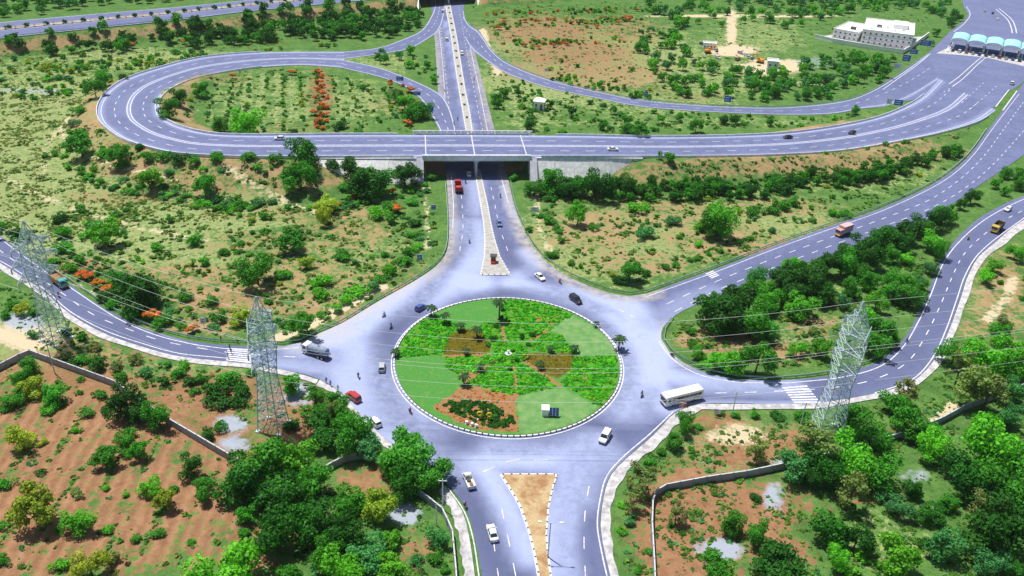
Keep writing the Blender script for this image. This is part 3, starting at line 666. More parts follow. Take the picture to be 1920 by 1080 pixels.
footway([(1315,758),(1271,771),(1224,818),(1174,861),(1144,894),(1131,938),(1126,988),(1134,1038),(1144,1080),(1168,1220)], [(1316,772),(1290,790),(1247,832),(1197,876),(1168,908),(1155,950),(1150,995),(1157,1040),(1166,1082),(1190,1220)])
footway([(1315,758),(1447,759),(1530,757),(1630,741),(1690,726),(1720,711),(1757,668),(1780,618),(1801,560),(1814,520),(1834,483),(1864,457),(1898,427),(1926,410),(2000,381),(2140,336)], [(1316,772),(1447,771),(1530,770),(1630,757),(1700,738),(1732,720),(1774,675),(1798,622),(1817,566),(1830,525),(1849,492),(1880,468),(1913,440),(1940,424),(2010,396),(2150,350)])

# ------------------------------------------------------------------ bridges
def P3(u, v, z): 
    p = ax0[:2]+AXN*u+AXD*v; return (p[0], p[1], z)
def uv(p): return uax(p[0], p[1]), vax(p[0], p[1])
def clip_span(L, u0, u1):
    u = uax(L[:, 0], L[:, 1]); q = np.linspace(u0, u1, 30); i = np.argsort(u)
    # nearest stretch only: restrict to samples close to the axis
    m = (u > u0-30) & (u < u1+30); i = np.where(m)[0]; i = i[np.argsort(u[i])]
    return np.stack([np.interp(q, u[i], L[i, k]) for k in range(3)], 1)
near_side = lambda L: L[(vax(L[:, 0], L[:, 1]) < 110) & (np.abs(uax(L[:, 0], L[:, 1])) < 80) & (L[:, 2] > 6)]
bridge = empty('flyover_bridge', P3((UL+UR)/2, vax(*cF[np.argmin(abs(uF)), :2]), 0)); BO = Vector(bridge.location)
tag(bridge, 'pale concrete flyover bridge with two dark openings over the main road', 'bridge')
def bp(mb, name, mats, smooth=False, parent=bridge, off=None):
    off = BO if off is None else off
    mb.v = [(p[0]-off.x, p[1]-off.y, p[2]-off.z) for p in mb.v]; return mb.build(name, mats, parent, smooth)
A_, B_ = clip_span(near_side(FL_O), UL-.5, UR+.5), clip_span(near_side(FL_I), UL-.5, UR+.5)
def ext(A, B, k):   # push outwards across the road
    D = A-B; D /= np.linalg.norm(D, axis=1)[:, None]; return A+D*k
Ao, Bo = ext(A_, B_, .7), ext(B_, A_, .7)
mb = MB(); mb.loft([[(a[0], a[1], a[2]-1.5), (b[0], b[1], b[2]-1.5), (b[0], b[1], b[2]-.06), (a[0], a[1], a[2]-.06)] for a, b in zip(Ao, Bo)]); bp(mb, 'deck', 'concrete')
Ai = ext(A_, B_, .05)
mb = MB(); mb.loft([[(a[0], a[1], a[2]-1.1), (b[0], b[1], b[2]-1.1), (b[0], b[1], b[2]+.95), (a[0], a[1], a[2]+.95)] for a, b in zip(ext(A_, B_, 1.05), ext(A_, B_, .35))]); bp(mb, 'parapet', 'pale_concrete')
# far parapet: open lattice of slanting posts between two rails
Bw = clip_span(near_side(FL_I), UL-4, UR+4); Aw = clip_span(near_side(FL_O), UL-4, UR+4); Bp = ext(Bw, Aw, .7)
mb = MB()
for z0, z1 in ((0, .22), (1.35, 1.65)): mb.loft([[(p[0], p[1]-.15, p[2]+z0), (p[0], p[1]+.15, p[2]+z0), (p[0], p[1]+.15, p[2]+z1), (p[0], p[1]-.15, p[2]+z1)] for p in Bp])
par2 = bp(mb, 'parapet', 'white_wall')
s = np.concatenate([[0], np.cumsum(np.linalg.norm(np.diff(Bp, axis=0), axis=1))]); nb = int(s[-1]/1.35); mb = MB()
for k in range(nb):
    a = np.array([np.interp(s[-1]*k/nb, s, Bp[:, j]) for j in range(3)]); b = np.array([np.interp(s[-1]*(k+1)/nb, s, Bp[:, j]) for j in range(3)])
    za, zb = (.15, 1.3) if k % 2 else (1.3, .15); mb.bar((a[0], a[1], a[2]+za), (b[0], b[1], b[2]+zb), .55)
o = mb.build('slanting_post', 'white_wall', par2); o['kind'] = 'stuff'
o.data.transform(Matrix.Translation(-BO))
# joints, pier, abutments, wing walls
for u in (UL+.2, (UL+UR)/2, UR-.2):
    mb = MB()
    k = int(round((u-UL)/(UR-UL)*29)); k = min(28, max(1, k)); a, b = A_[k], B_[k]; d = A_[k+1]-A_[k-1]; d /= np.linalg.norm(d)
    mb.add([(a[0]-d[0]*.22, a[1]-d[1]*.22, a[2]+.03), (a[0]+d[0]*.22, a[1]+d[1]*.22, a[2]+.03), (b[0]+d[0]*.22, b[1]+d[1]*.22, b[2]+.03), (b[0]-d[0]*.22, b[1]-d[1]*.22, b[2]+.03)], [(0, 1, 2, 3)])
    bp(mb, 'expansion_joint', 'concrete')
vA = [vax(*A_[k, :2]) for k in (0, 15, 29)]; vB = [vax(*B_[k, :2]) for k in (0, 15, 29)]
um = (uax(*px(893,297,7)[:2]))
mb = MB()
for v in np.linspace(vA[1]+.6, vB[1]-1, 4):
    p = P3(um, v, 0); mb.tube([(p[0], p[1], -.2), (p[0], p[1], 5.6)], .55, 10)
p0, p1 = P3(um, vA[1]-.3, 6.05), P3(um, vB[1]+.3, 6.05); c = [(a+b)/2 for a, b in zip(p0, p1)]
mb.box(c, (1.6, math.dist(p0, p1), .9), math.atan2(AXD[1], AXD[0])-math.pi/2); bp(mb, 'pier', 'concrete')
for u, sgn, va, vb in ((UL, -1, vA[0], vB[0]), (UR, 1, vA[2], vB[2])):
    mb = MB(); c = P3(u+sgn*1.35, (va+vb)/2, 3.2); mb.box(c, (2.7, vb-va+1.4, 6.7), math.atan2(AXD[1], AXD[0])-math.pi/2); bp(mb, 'abutment', 'concrete')
    for ve, dirn in ((va, -1), (vb, 1)):
        mb = MB(); a0 = u+sgn*.0; run = 7.0
        prof = [(ve+dirn*.75, -.2), (ve+dirn*run, -.2), (ve+dirn*run, .9), (ve+dirn*.75, 8.05)]
        mb.add([P3(a0, v, z) for v, z in prof]+[P3(a0+sgn*2.6, v, z) for v, z in prof], [(0, 1, 2, 3), (7, 6, 5, 4)]+[(i, 4+i, 4+(i+1) % 4, (i+1) % 4) for i in range(4)])
        bp(mb, 'wing_wall', 'concrete')
# stone pitched slopes either side of the opening
def pitching(top, bot, label):
    T = smooth_line(np.array([px(x, y, z) for x, y, z in top]), 3); B = smooth_line(np.array([px(x, y, z) for x, y, z in bot]), 3)
    q = np.linspace(0, 1, 24)
    def rs(P):
        s = np.concatenate([[0], np.cumsum(np.linalg.norm(np.diff(P, axis=0), axis=1))]); return np.stack([np.interp(q*s[-1], s, P[:, k]) for k in range(3)], 1)
    T, B = rs(T), rs(B); org = Vector(B[12])
    mb = MB(); mb.loft([[(b[0], b[1], b[2]-.3), (b[0], b[1], b[2]), (t[0], t[1], t[2]), (t[0], t[1]+1.0, t[2]-.1), (t[0], t[1]+1.0, -.3)] for t, b in zip(T, B)])
    o = empty('retaining_slope', org); tag(o, label, 'retaining wall'); bp(mb, 'slope_face', 'stone_pitching', parent=o, off=org)
    # raised ribs divide the face into panels
    for k in range(0, 24, 4):
        mb = MB(); a, b = Vector(T[min(k, 22)]), Vector(B[min(k, 22)]); d = Vector(T[min(k, 22)+1])-a; d.normalize(); w = d*.22; upv = Vector((0, -.06, .06))
        mb.add([a-w+upv, a+w+upv, b+w+upv, b-w+upv, a-w, a+w, b+w, b-w], [(0, 1, 2, 3), (4, 7, 6, 5), (0, 4, 5, 1), (1, 5, 6, 2), (2, 6, 7, 3), (3, 7, 4, 0)])
        bp(mb, 'rib', 'pale_concrete', parent=o, off=org)
    mb = MB(); mb.loft([[(t[0], t[1]-.3, t[2]-.35), (t[0], t[1]+.35, t[2]-.35), (t[0], t[1]+.35, t[2]+.12), (t[0], t[1]-.3, t[2]+.12)] for t in T]); bp(mb, 'coping', 'pale_concrete', parent=o, off=org)
pitching([(1003,296,7.75),(1100,296,7.5),(1205,297,6.9)], [(1003,341,.1),(1100,339,.1),(1212,330,.6)], 'pale stone pitched slope right of the flyover bridge opening')
pitching([(600,297,7.75),(700,297,7.75),(784,296.5,7.75)], [(592,350,.1),(700,347,.1),(786,341,.1)], 'pale stone pitched slope left of the flyover bridge opening')
# the far highway bridge
A2, B2 = clip_span(OR_I, UL2-1, UR2+1), clip_span(OR_O, UL2-1, UR2+1)
b2 = empty('highway_bridge', P3((UL2+UR2)/2, vax(*A2[15, :2]), 0)); O2 = Vector(b2.location); tag(b2, 'far concrete highway bridge with dark openings at the top edge', 'bridge')
mb = MB(); mb.loft([[(a[0], a[1], a[2]-1.5), (b[0], b[1], b[2]-1.5), (b[0], b[1], b[2]-.06), (a[0], a[1], a[2]-.06)] for a, b in zip(ext(A2, B2, .7), ext(B2, A2, .7))]); bp(mb, 'deck', 'concrete', parent=b2, off=O2)
for E1, E2 in ((A2, B2), (B2, A2)):
    mb = MB(); mb.loft([[(a[0], a[1], a[2]-1.1), (b[0], b[1], b[2]-1.1), (b[0], b[1], b[2]+.95), (a[0], a[1], a[2]+.95)] for a, b in zip(ext(E1, E2, 1.0), ext(E1, E2, .35))]); bp(mb, 'parapet', 'pale_concrete', parent=b2, off=O2)
v0, v1 = vax(*A2[15, :2]), vax(*B2[15, :2]); um2 = uax(*px(841,8)[:2])
for v in np.linspace(v0+.6, v1-.6, 5):
    p = P3(um2, v, 0); mb = MB().tube([(p[0], p[1], -.2), (p[0], p[1], 5.5)], .6, 8); bp(mb, 'pier', 'pale_concrete', parent=b2, off=O2)
for u, sgn, k in ((UL2, -1, 0), (UR2, 1, 29)):
    va, vb = vax(*A2[k, :2]), vax(*B2[k, :2])
    mb = MB(); mb.box(P3(u+sgn*2, (va+vb)/2, 2.7), (4, vb-va+1.4, 5.7), math.atan2(AXD[1], AXD[0])-math.pi/2); bp(mb, 'abutment', 'concrete', parent=b2, off=O2)
    mb = MB(); prof = [(va-.75, -.2), (va-14, -.2), (va-14, .5), (va-.75, 7)]
    mb.add([P3(u, v, z) for v, z in prof]+[P3(u+sgn*4, v, z) for v, z in prof], [(0, 1, 2, 3), (7, 6, 5, 4)]+[(i, 4+i, 4+(i+1) % 4, (i+1) % 4) for i in range(4)])
    bp(mb, 'wing_wall', 'pale_concrete', parent=b2, off=O2)
pitching([(686,-4,6.9),(735,-7,6.9),(786,-9,6.9)], [(680,21,.1),(735,18,.1),(787,14,.1)], 'pale stone pitched slope beside the far highway bridge at the top edge')

# ------------------------------------------------------------------ barriers and guard rails
def barrier(name, P, h, w, mat, label, z0=0, group=None):
    P = np.asarray(P); org = Vector(P[len(P)//2]); T = np.gradient(P[:, :2], axis=0); T /= np.linalg.norm(T, axis=1)[:, None]+1e-9; N = np.stack([-T[:, 1], T[:, 0]], 1)*w/2
    mb = MB(); mb.loft([[(p[0]-n[0]-org.x, p[1]-n[1]-org.y, p[2]+z0-org.z), (p[0]+n[0]-org.x, p[1]+n[1]-org.y, p[2]+z0-org.z), (p[0]+n[0]*.5-org.x, p[1]+n[1]*.5-org.y, p[2]+h-org.z), (p[0]-n[0]*.5-org.x, p[1]-n[1]*.5-org.y, p[2]+h-org.z)] for p, n in zip(P, N)])
    o = mb.build(name, mat); o.location = org; return tag(o, label, 'barrier', group)
def rail(P, label, mat='rail_green', h=.85, every=3.0):
    P = np.asarray(P); org = Vector(P[len(P)//2]); root = empty('guard_rail', org); tag(root, label, 'guard rail')
    T = np.gradient(P[:, :2], axis=0); T /= np.linalg.norm(T, axis=1)[:, None]+1e-9; N = np.stack([-T[:, 1], T[:, 0]], 1)
    q = P-np.array(org); mb = MB()
    mb.loft([[(p[0]-n[0]*.08, p[1]-n[1]*.08, p[2]+h-.42), (p[0]+n[0]*.10, p[1]+n[1]*.10, p[2]+h-.3), (p[0]+n[0]*.03, p[1]+n[1]*.03, p[2]+h-.2), (p[0]+n[0]*.10, p[1]+n[1]*.10, p[2]+h-.1), (p[0]-n[0]*.08, p[1]-n[1]*.08, p[2]+h)] for p, n in zip(q, N)]); mb.build('beam', mat, root)
    s = np.concatenate([[0], np.cumsum(np.linalg.norm(np.diff(q, axis=0), axis=1))]); mb = MB()
    for t_ in np.arange(0, s[-1], every):
        p = [np.interp(t_, s, q[:, k]) for k in range(3)]; mb.box((p[0], p[1], p[2]+h/2-.1), (.16, .16, h+.1))
    o = mb.build('post', mat, root); o['kind'] = 'stuff'; return root
rail(edge([(478,641),(530,645),(563,640),(600,621),(640,604),(707,563),(773,526),(815,497),(835,471),(840,427),(838,380),(835,345)], .0), 'pale green guard rail curving along the left side of the junction')
rail(edge([(957,340),(966,385),(977,412),(997,453),(1027,488),(1077,519),(1142,545),(1180,552),(1213,547)], .0), 'pale green guard rail curving round the field right of the main road')
rail(edge([(1213,547),(1280,523),(1347,499),(1447,460),(1547,424),(1647,389),(1730,352),(1780,321),(1818,286),(1849,243)], .0), 'long guard rail along the upper edge of the three lane ramp', 'galvanised')
rail(edge([(1262,598),(1248,617),(1245,637),(1259,658),(1284,677),(1316,692),(1380,707),(1480,709),(1578,695),(1643,673),(1683,640)], .0), 'pale green guard rail round the wooded island beside the white bus')
rail(edge([(0,434),(33,459),(83,495),(133,528),(217,583),(283,613),(350,632),(417,641),(474,642)], .0), 'grey guard rail on the upper side of the left road', 'galvanised')
nF = len(FL_O)
def fly_part(L, x0, x1, other, k):
    Q = to_px(L); m = (Q[:, 0] > x0) & (Q[:, 0] < x1) & (np.arange(nF) > 20); return ext(L, other, k)[m]
iF = np.arange(nF); xo = to_px(FL_O)[:, 0]; kb = int(np.argmin(np.abs(uax(FL_O[:, 0], FL_O[:, 1])-UL)+np.where(FL_O[:, 2] > 7.5, 0, 999))); ke = int(np.argmin(np.abs(uax(FL_O[:, 0], FL_O[:, 1])-UR)+np.where(FL_O[:, 2] > 7.5, 0, 999)))
barrier('crash_barrier', ext(FL_O, FL_I, .35)[14:kb], .75, .4, 'pale_concrete', 'low pale barrier round the outer edge of the loop road', -.3)
barrier('crash_barrier', ext(FL_I, FL_O, .35)[14:kb-2], .75, .4, 'pale_concrete', 'low pale barrier round the inner edge of the loop road', -.3)
barrier('crash_barrier', ext(FL_O, FL_I, .35)[ke+1:-6], .75, .4, 'pale_concrete', 'low pale barrier on the near edge of the flyover right of the bridge', -.3)
barrier('crash_barrier', ext(FL_I, FL_O, .35)[ke+3:-12], .75, .4, 'pale_concrete', 'low pale barrier on the far edge of the flyover right of the bridge', -.3)
rail(ext(R3S[0], R3S[1], .8)[6:-8]*np.array([1, 1, 0]), 'guard rail along the far edge of the slip road to the toll plaza', 'galvanised')
rail(ext(OR_I, OR_O, .5)[6:60], 'guard rail along the near edge of the far highway', 'galvanised', .85, 4)

# ------------------------------------------------------------------ compound walls of precast panels
def wall(pts, label, h=1.75, zfun=None):
    P = smooth_line(pxs(pts), 1e9); s = np.concatenate([[0], np.cumsum(np.linalg.norm(np.diff(P, axis=0), axis=1))]); n = int(s[-1]/3.0)
    org = Vector(P[len(P)//2]); root = empty('boundary_wall', org); tag(root, label, 'wall')
    L = s[-1]/n; me = MB().box((0, 0, h/2), (L-.3, .16, h)).mesh('panel', 'wall_block'); cap = MB().box((0, 0, h+.06), (L-.26, .26, .13)).mesh('coping', 'concrete')
    po = MB().box((0, 0, h/2+.1), (.32, .32, h+.2)).mesh('post', 'wall_block')
    for k in range(n+1):
        a = np.array([np.interp(L*k, s, P[:, j]) for j in range(2)])
        o = link('post', po, root); o.location = (a[0]-org.x, a[1]-org.y, -.05)
        if k == n: break
        b = np.array([np.interp(L*(k+1), s, P[:, j]) for j in range(2)]); c = (a+b)/2; r = math.atan2(*(b-a)[::-1])
        o = link('panel', me, root); o.location = (c[0]-org.x, c[1]-org.y, -.05); o.rotation_euler = (0, 0, r); sc = np.linalg.norm(b-a)/L; o.scale = (sc, 1, 1)
        o2 = link('coping', cap, o)
    return root
wall([(-60,722),(0,695),(55,666),(215,724),(320,797),(435,865),(500,905)], 'grey block boundary wall running past the red orchard field')
wall([(575,902),(610,887),(640,868),(690,857),(725,886),(780,925),(830,965),(848,1005),(855,1080),(862,1220)], 'pale block boundary wall behind the footway at the bottom centre')
wall([(1228,1220),(1226,1080),(1221,990),(1223,935),(1245,920),(1330,904),(1400,894),(1475,878),(1560,858),(1700,818),(1760,795),(1805,770),(1930,725)], 'grey block boundary wall across the lower right plots')
# ------------------------------------------------------------------ vegetation
# raster of the roads and of the terrain, for quick look-ups while planting
RX0, RY0, RS = -470.0, 60.0, 1.5
_rx = np.arange(RX0, 470, RS); _ry = np.arange(RY0, 700, RS); _RX, _RY = np.meshgrid(_rx, _ry)
def raster_poly(poly):
    lo, hi = np.min(poly, 0), np.max(poly, 0); r = np.zeros(_RX.shape, bool)
    i0, i1 = max(0, int((lo[0]-RX0)/RS)), int((hi[0]-RX0)/RS)+2; j0, j1 = max(0, int((lo[1]-RY0)/RS)), int((hi[1]-RY0)/RS)+2
    r[j0:j1, i0:i1] = in_poly(_RX[j0:j1, i0:i1], _RY[j0:j1, i0:i1], np.asarray(poly)); return r
ROADM = raster_poly(JUNC) | raster_poly(APRON) | raster_poly(np.vstack([FL_O, FL_I[::-1]])) | raster_poly(np.vstack([OR_O, OR_I[::-1]]))
for S in (BA, BB, R3S): ROADM |= raster_poly(np.vstack([S[0], S[1][::-1]]))
_u, _v = uax(_RX, _RY), vax(_RX, _RY); ROADM |= (_u > UL-1) & (_u < UR+1) & (_v > 20) & (_v < 75)
def on_road(X, Y):
    i = np.clip(((np.asarray(X)-RX0)/RS+.5).astype(int), 0, ROADM.shape[1]-1); j = np.clip(((np.asarray(Y)-RY0)/RS+.5).astype(int), 0, ROADM.shape[0]-1); return ROADM[j, i]
def near_road(X, Y, r):
    X = np.asarray(X, float); Y = np.asarray(Y, float); b = on_road(X, Y)
    for k in range(8): b = b | on_road(X+r*math.cos(k*math.pi/4), Y+r*math.sin(k*math.pi/4))
    return b
def hgt(X, Y):
    X = np.asarray(X, float); Y = np.asarray(Y, float)
    i = np.clip(np.searchsorted(gx, X)-1, 0, len(gx)-2); j = np.clip(np.searchsorted(gy, Y)-1, 0, len(gy)-2)
    a = np.clip((X-gx[i])/(gx[i+1]-gx[i]), 0, 1); b = np.clip((Y-gy[j])/(gy[j+1]-gy[j]), 0, 1)
    return np.maximum(0, (GZ[j, i]*(1-a)+GZ[j, i+1]*a)*(1-b)+(GZ[j+1, i]*(1-a)+GZ[j+1, i+1]*a)*b)
def leaf_quads(c, r, n, leaf, g, up_bias=.25, jit=.55, shell=(.72, 1.06)):
    """n leaf faces spread through the outer volume of lumps c (k,3) with radii r (k,3)"""
    k = len(c); w = (r[:, 0]*r[:, 2]); ids = g.choice(k, n, p=w/w.sum())
    d = g.normal(size=(n, 3)); d[:, 2] += up_bias; d /= np.linalg.norm(d, axis=1)[:, None]
    P = c[ids]+r[ids]*d*g.uniform(*shell, (n, 1))
    nrm = d+g.normal(size=(n, 3))*jit; nrm[:, 2] += .25; nrm /= np.linalg.norm(nrm, axis=1)[:, None]
    a = np.cross(nrm, g.normal(size=(n, 3))); a /= np.linalg.norm(a, axis=1)[:, None]+1e-9; b = np.cross(nrm, a)
    s = leaf*g.uniform(.55, 1.3, (n, 1)); a *= s*.62; b *= s*.5
    V = np.stack([P-a, P-b*.9+nrm*s*.08, P+a, P+b*.9+nrm*s*.08], 1).reshape(-1, 3)
    return V, np.arange(4*n).reshape(n, 4)
def lumps(g, n, spread, zc, rr, flat=.8):
    c = g.normal(size=(n, 3))*np.array(spread)*.62; c = np.clip(c, -np.array(spread), np.array(spread)); c[:, 2] += zc
    r = g.uniform(rr[0], rr[1], (n, 1))*np.array([1, 1, flat]); return c, r
def trunk_mesh(g, h, tips, r=.028):
    mb = MB(); top = (g.normal()*.03, g.normal()*.03, h)
    mb.tube([(0, 0, -.04), (top[0]*.4, top[1]*.4, h*.5), top], [r*1.25, r, r*.75], 7)
    for q in tips: 
        m = [(top[i]+q[i])/2 for i in range(3)]; m[2] -= .02; mb.tube([top, m, q], [r*.6, r*.42, r*.18], 5)
    return mb.mesh('trunk', 'bark', True)
TREES = {'round': [], 'airy': [], 'flame': []}; SHRUB = []; LOW = {}
for i in range(6):
    g = np.random.default_rng(100+i); c, r = lumps(g, 17, (.34, .34, .26), .53, (.11, .25))
    V, F = leaf_quads(c, r, 3000, .055, g, .25, .65, (.6, 1.1))
    TREES['round'].append((trunk_mesh(g, .34, c[:5]), np_mesh('crown', V, F, 'leaf')))
    LOW['round', i] = leaf_quads(c, r, 420, .13, g)
for i in range(4):
    g = np.random.default_rng(200+i); c, r = lumps(g, 13, (.26, .26, .32), .70, (.10, .17), .9)
    V, F = leaf_quads(c, r, 1500, .05, g, .2, .9, (.3, 1.1))
    TREES['airy'].append((trunk_mesh(g, .55, c[:8], .022), np_mesh('crown', V, F, 'leaf')))
    LOW['airy', i] = leaf_quads(c, r, 260, .11, g, .2, .9, (.3, 1.1))
for i in range(3):
    g = np.random.default_rng(300+i); c, r = lumps(g, 9, (.34, .34, .10), .58, (.15, .22), .6)
    V, F = leaf_quads(c, r, 1500, .07, g)
    V2, F2 = leaf_quads(c+np.array([0, 0, .03]), r*1.03, 900, .075, g, .9)
    TREES['flame'].append((trunk_mesh(g, .40, c[:5]), np_mesh('crown', V, F, 'leaf'), np_mesh('blossom', V2, F2, 'blossom')))
for i in range(7):
    g = np.random.default_rng(400+i); c, r = lumps(g, 8, (.34, .34, .10), .30, (.11, .25), .9); c[:, 2] = np.maximum(c[:, 2], .16)
    V, F = leaf_quads(c, r, 800, .085, g, .25, .7, (.55, 1.12)); V[:, 2] = np.maximum(V[:, 2], -.03)
    SHRUB.append(np_mesh('shrub', V, F, 'leaf')); LOW['shrub', i] = leaf_quads(c, r, 150, .2, g)
TONE = {'dark': (.022, .14, .011), 'mid': (.052, .28, .018), 'bright': (.105, .42, .022), 'yellow': (.30, .43, .04), 'teal': (.065, .27, .09), 'olive': (.18, .27, .085), 'flame': (.08, .2, .025), 'rust': (.55, .17, .025)}
WORD = {'dark': 'dark green', 'mid': 'mid green', 'bright': 'bright green', 'yellow': 'yellow-green', 'teal': 'blue-green', 'olive': 'thin olive-green', 'flame': 'orange-flowering', 'rust': 'orange-leaved'}
VEG = []
def pscale(y): return math.cos(math.radians(PITCH))*(y+350)/CH
def plant(kind, x, y, D, tone, zone, centre=True):
    """x,y = pixel of the crown centre (or of the foot), D = crown width in metres"""
    zc = (.55 if kind != 'shrub' else .32)*D if centre else 0
    zg = 0.0
    for _ in range(3):
        P = px(x, y, zg+zc); zg = float(hgt(P[0], P[1]))
    if centre and near_road(P[0], P[1], D*.2):
        P = px(x, y, zc); k = 0
        while near_road(P[0], P[1], D*.25) and k < 24:
            k += 1; P = px(x, y, zc); sgn = 1 if k % 2 else -1; P = P+np.array([0, sgn*(k+1)//2*1.2, 0])
        zg = float(hgt(P[0], P[1]))
    VEG.append(dict(kind=kind, p=(P[0], P[1], zg), D=D, tone=tone, zone=zone, x=x, y=y))
LOWZ = {'in the rough left field', 'in the field above the ramp', 'above the left road', 'on the loop embankment', 'inside the loop road', 'along the left dirt path', 'right of the flyover bridge', 'left of the flyover bridge', 'on the verge below the left road'}
def zl(zone, ox, oy, k, lst):
    for it in lst:
        x, y = ox+it[0]/k, oy+it[1]/k; w = it[2]/k; D = w/pscale(y)*1.08; tone = it[3]
        kind = it[4] if len(it) > 4 else ('tree' if D > 4.3 else 'shrub')
        if tone == 'olive' and kind == 'tree': kind = 'airy'
        if zone in LOWZ and kind == 'tree' and D < 7.5 and tone != 'yellow': kind = 'shrub'
        plant(kind, x, y, D*(1.25 if kind == 'airy' else 1), tone, zone)
zl('in the bottom left grove', 380, 700, 2.842, [(190,560,230,'dark'),(330,480,250,'mid'),(470,430,210,'bright'),(560,570,230,'mid'),(300,630,200,'dark'),(400,850,230,'dark'),(520,800,220,'dark'),(600,700,180,'dark'),(450,650,190,'dark'),(930,690,190,'yellow'),(780,660,160,'mid'),(760,850,200,'dark'),(880,930,200,'teal'),(1000,860,120,'bright'),(1010,1020,150,'bright'),(760,1020,220,'bright'),(660,960,150,'mid'),(110,1030,320,'bright'),(230,740,110,'mid'),(210,850,60,'mid'),(470,1050,120,'mid'),(1260,850,120,'teal'),(1240,960,90,'mid'),(1150,1000,80,'teal'),(1300,1030,70,'mid'),(690,800,120,'dark')])
zl('beside the lower left footway', 380, 700, 2.842, [(630,230,150,'dark'),(700,150,140,'mid'),(800,330,180,'mid'),(640,330,150,'dark'),(760,240,130,'mid'),(890,390,140,'teal'),(600,110,90,'mid'),(1100,400,240,'mid'),(1230,450,180,'mid'),(1080,560,180,'dark'),(980,480,110,'mid'),(1160,540,150,'mid'),(470,260,90,'dark'),(470,60,110,'mid'),(690,210,90,'olive','airy'),(860,300,110,'mid'),(640,170,90,'mid'),(560,190,80,'mid')])
zl('on the verge below the left road', 0, 560, 4.0, [(560,460,110,'dark'),(640,430,120,'mid'),(740,470,150,'dark'),(860,500,110,'olive','shrub'),(460,430,110,'olive','shrub'),(520,240,110,'dark'),(600,280,90,'mid'),(700,350,90,'olive','shrub'),(900,570,100,'mid'),(1010,450,100,'olive','shrub'),(1100,530,120,'teal'),(1200,600,120,'dark'),(1330,560,130,'mid'),(1400,620,110,'dark'),(1520,580,110,'mid'),(1450,680,100,'mid'),(1640,660,190,'dark'),(1720,560,180,'mid'),(1800,650,170,'dark'),(1620,740,160,'dark'),(1760,770,140,'dark'),(1890,540,110,'mid'),(1380,480,100,'bright'),(1560,1000,130,'dark'),(1650,960,110,'mid'),(1240,480,80,'mid'),(80,30,120,'mid'),(160,60,110,'yellow'),(40,110,90,'mid'),(230,100,90,'mid'),(260,260,90,'teal')])
zl('in the red orchard field', 0, 560, 4.0, [(220,500,140,'mid'),(150,590,130,'mid'),(240,650,150,'yellow'),(400,680,180,'mid'),(90,730,150,'mid'),(30,800,110,'mid'),(350,820,110,'bright'),(450,780,80,'dark'),(640,840,100,'mid'),(740,700,110,'mid'),(790,820,90,'dark'),(930,740,230,'dark'),(1030,840,160,'dark'),(1180,850,200,'mid'),(930,1020,130,'mid'),(150,1030,180,'yellow'),(310,1060,90,'yellow'),(580,980,70,'bright'),(440,620,60,'mid'),(590,700,50,'mid'),(600,600,60,'mid')])
zl('in the red orchard field', 0, 720, 3.0, [(270,130,80,'bright'),(580,390,150,'mid'),(700,330,110,'mid'),(770,370,110,'mid'),(1070,460,130,'dark'),(40,540,100,'mid'),(220,490,60,'dark'),(850,560,120,'bright'),(970,580,70,'mid'),(920,650,120,'yellow'),(200,690,220,'yellow'),(440,740,160,'bright'),(340,820,60,'mid'),(590,810,90,'bright'),(710,610,50,'bright'),(590,580,50,'bright'),(430,610,80,'olive','shrub'),(890,820,80,'mid'),(770,860,70,'mid'),(1080,890,50,'mid'),(1370,830,80,'mid'),(330,1010,90,'bright'),(500,1010,150,'yellow'),(20,980,90,'mid'),(1150,580,120,'mid'),(10,790,70,'mid'),(650,980,110,'olive','shrub')])
zl('in the bottom right plot', 1150, 740, 3.177, [(170,480,180,'olive'),(110,600,130,'olive'),(430,170,110,'mid'),(360,260,110,'mid'),(280,330,80,'mid'),(225,390,70,'mid'),(640,105,60,'mid'),(730,110,60,'mid'),(850,110,70,'mid'),(980,120,80,'dark'),(1120,120,100,'mid'),(860,310,150,'olive'),(380,700,120,'olive'),(710,760,150,'mid'),(850,810,150,'mid'),(620,1010,190,'mid'),(920,900,90,'olive','airy'),(50,650,70,'bright'),(50,810,60,'bright'),(110,740,90,'teal'),(200,930,60,'mid'),(860,600,80,'dark'),(860,990,60,'mid'),(150,1040,60,'mid'),(500,180,60,'mid'),(470,330,50,'mid')])
zl('in the lower right thicket', 1500, 640, 2.455, [(60,470,180,'olive'),(250,330,150,'mid'),(130,560,200,'dark'),(250,520,210,'bright'),(370,560,190,'mid'),(60,600,120,'dark'),(240,690,150,'olive'),(160,850,190,'dark'),(260,910,130,'dark'),(170,990,100,'bright'),(290,990,80,'bright'),(220,1040,90,'bright'),(460,970,190,'bright'),(400,1040,80,'bright'),(610,780,110,'dark'),(660,930,160,'teal'),(570,920,80,'dark'),(530,680,90,'dark'),(610,460,150,'bright'),(560,400,140,'mid'),(480,330,150,'mid'),(500,220,130,'olive'),(440,280,120,'mid'),(880,480,250,'bright'),(990,520,200,'mid'),(760,590,200,'dark'),(860,580,200,'mid'),(950,690,220,'mid'),(860,760,140,'olive'),(930,840,250,'dark'),(1010,750,130,'dark'),(900,1000,150,'teal'),(1000,1040,120,'dark'),(800,200,170,'olive'),(880,220,170,'olive'),(960,60,200,'bright'),(830,80,180,'bright'),(720,50,120,'mid'),(740,130,130,'olive'),(980,220,130,'teal'),(980,340,120,'teal'),(-100,980,240,'dark'),(-20,560,150,'teal'),(330,430,150,'mid'),(680,730,100,'mid'),(470,760,110,'teal'),(380,700,90,'teal')])
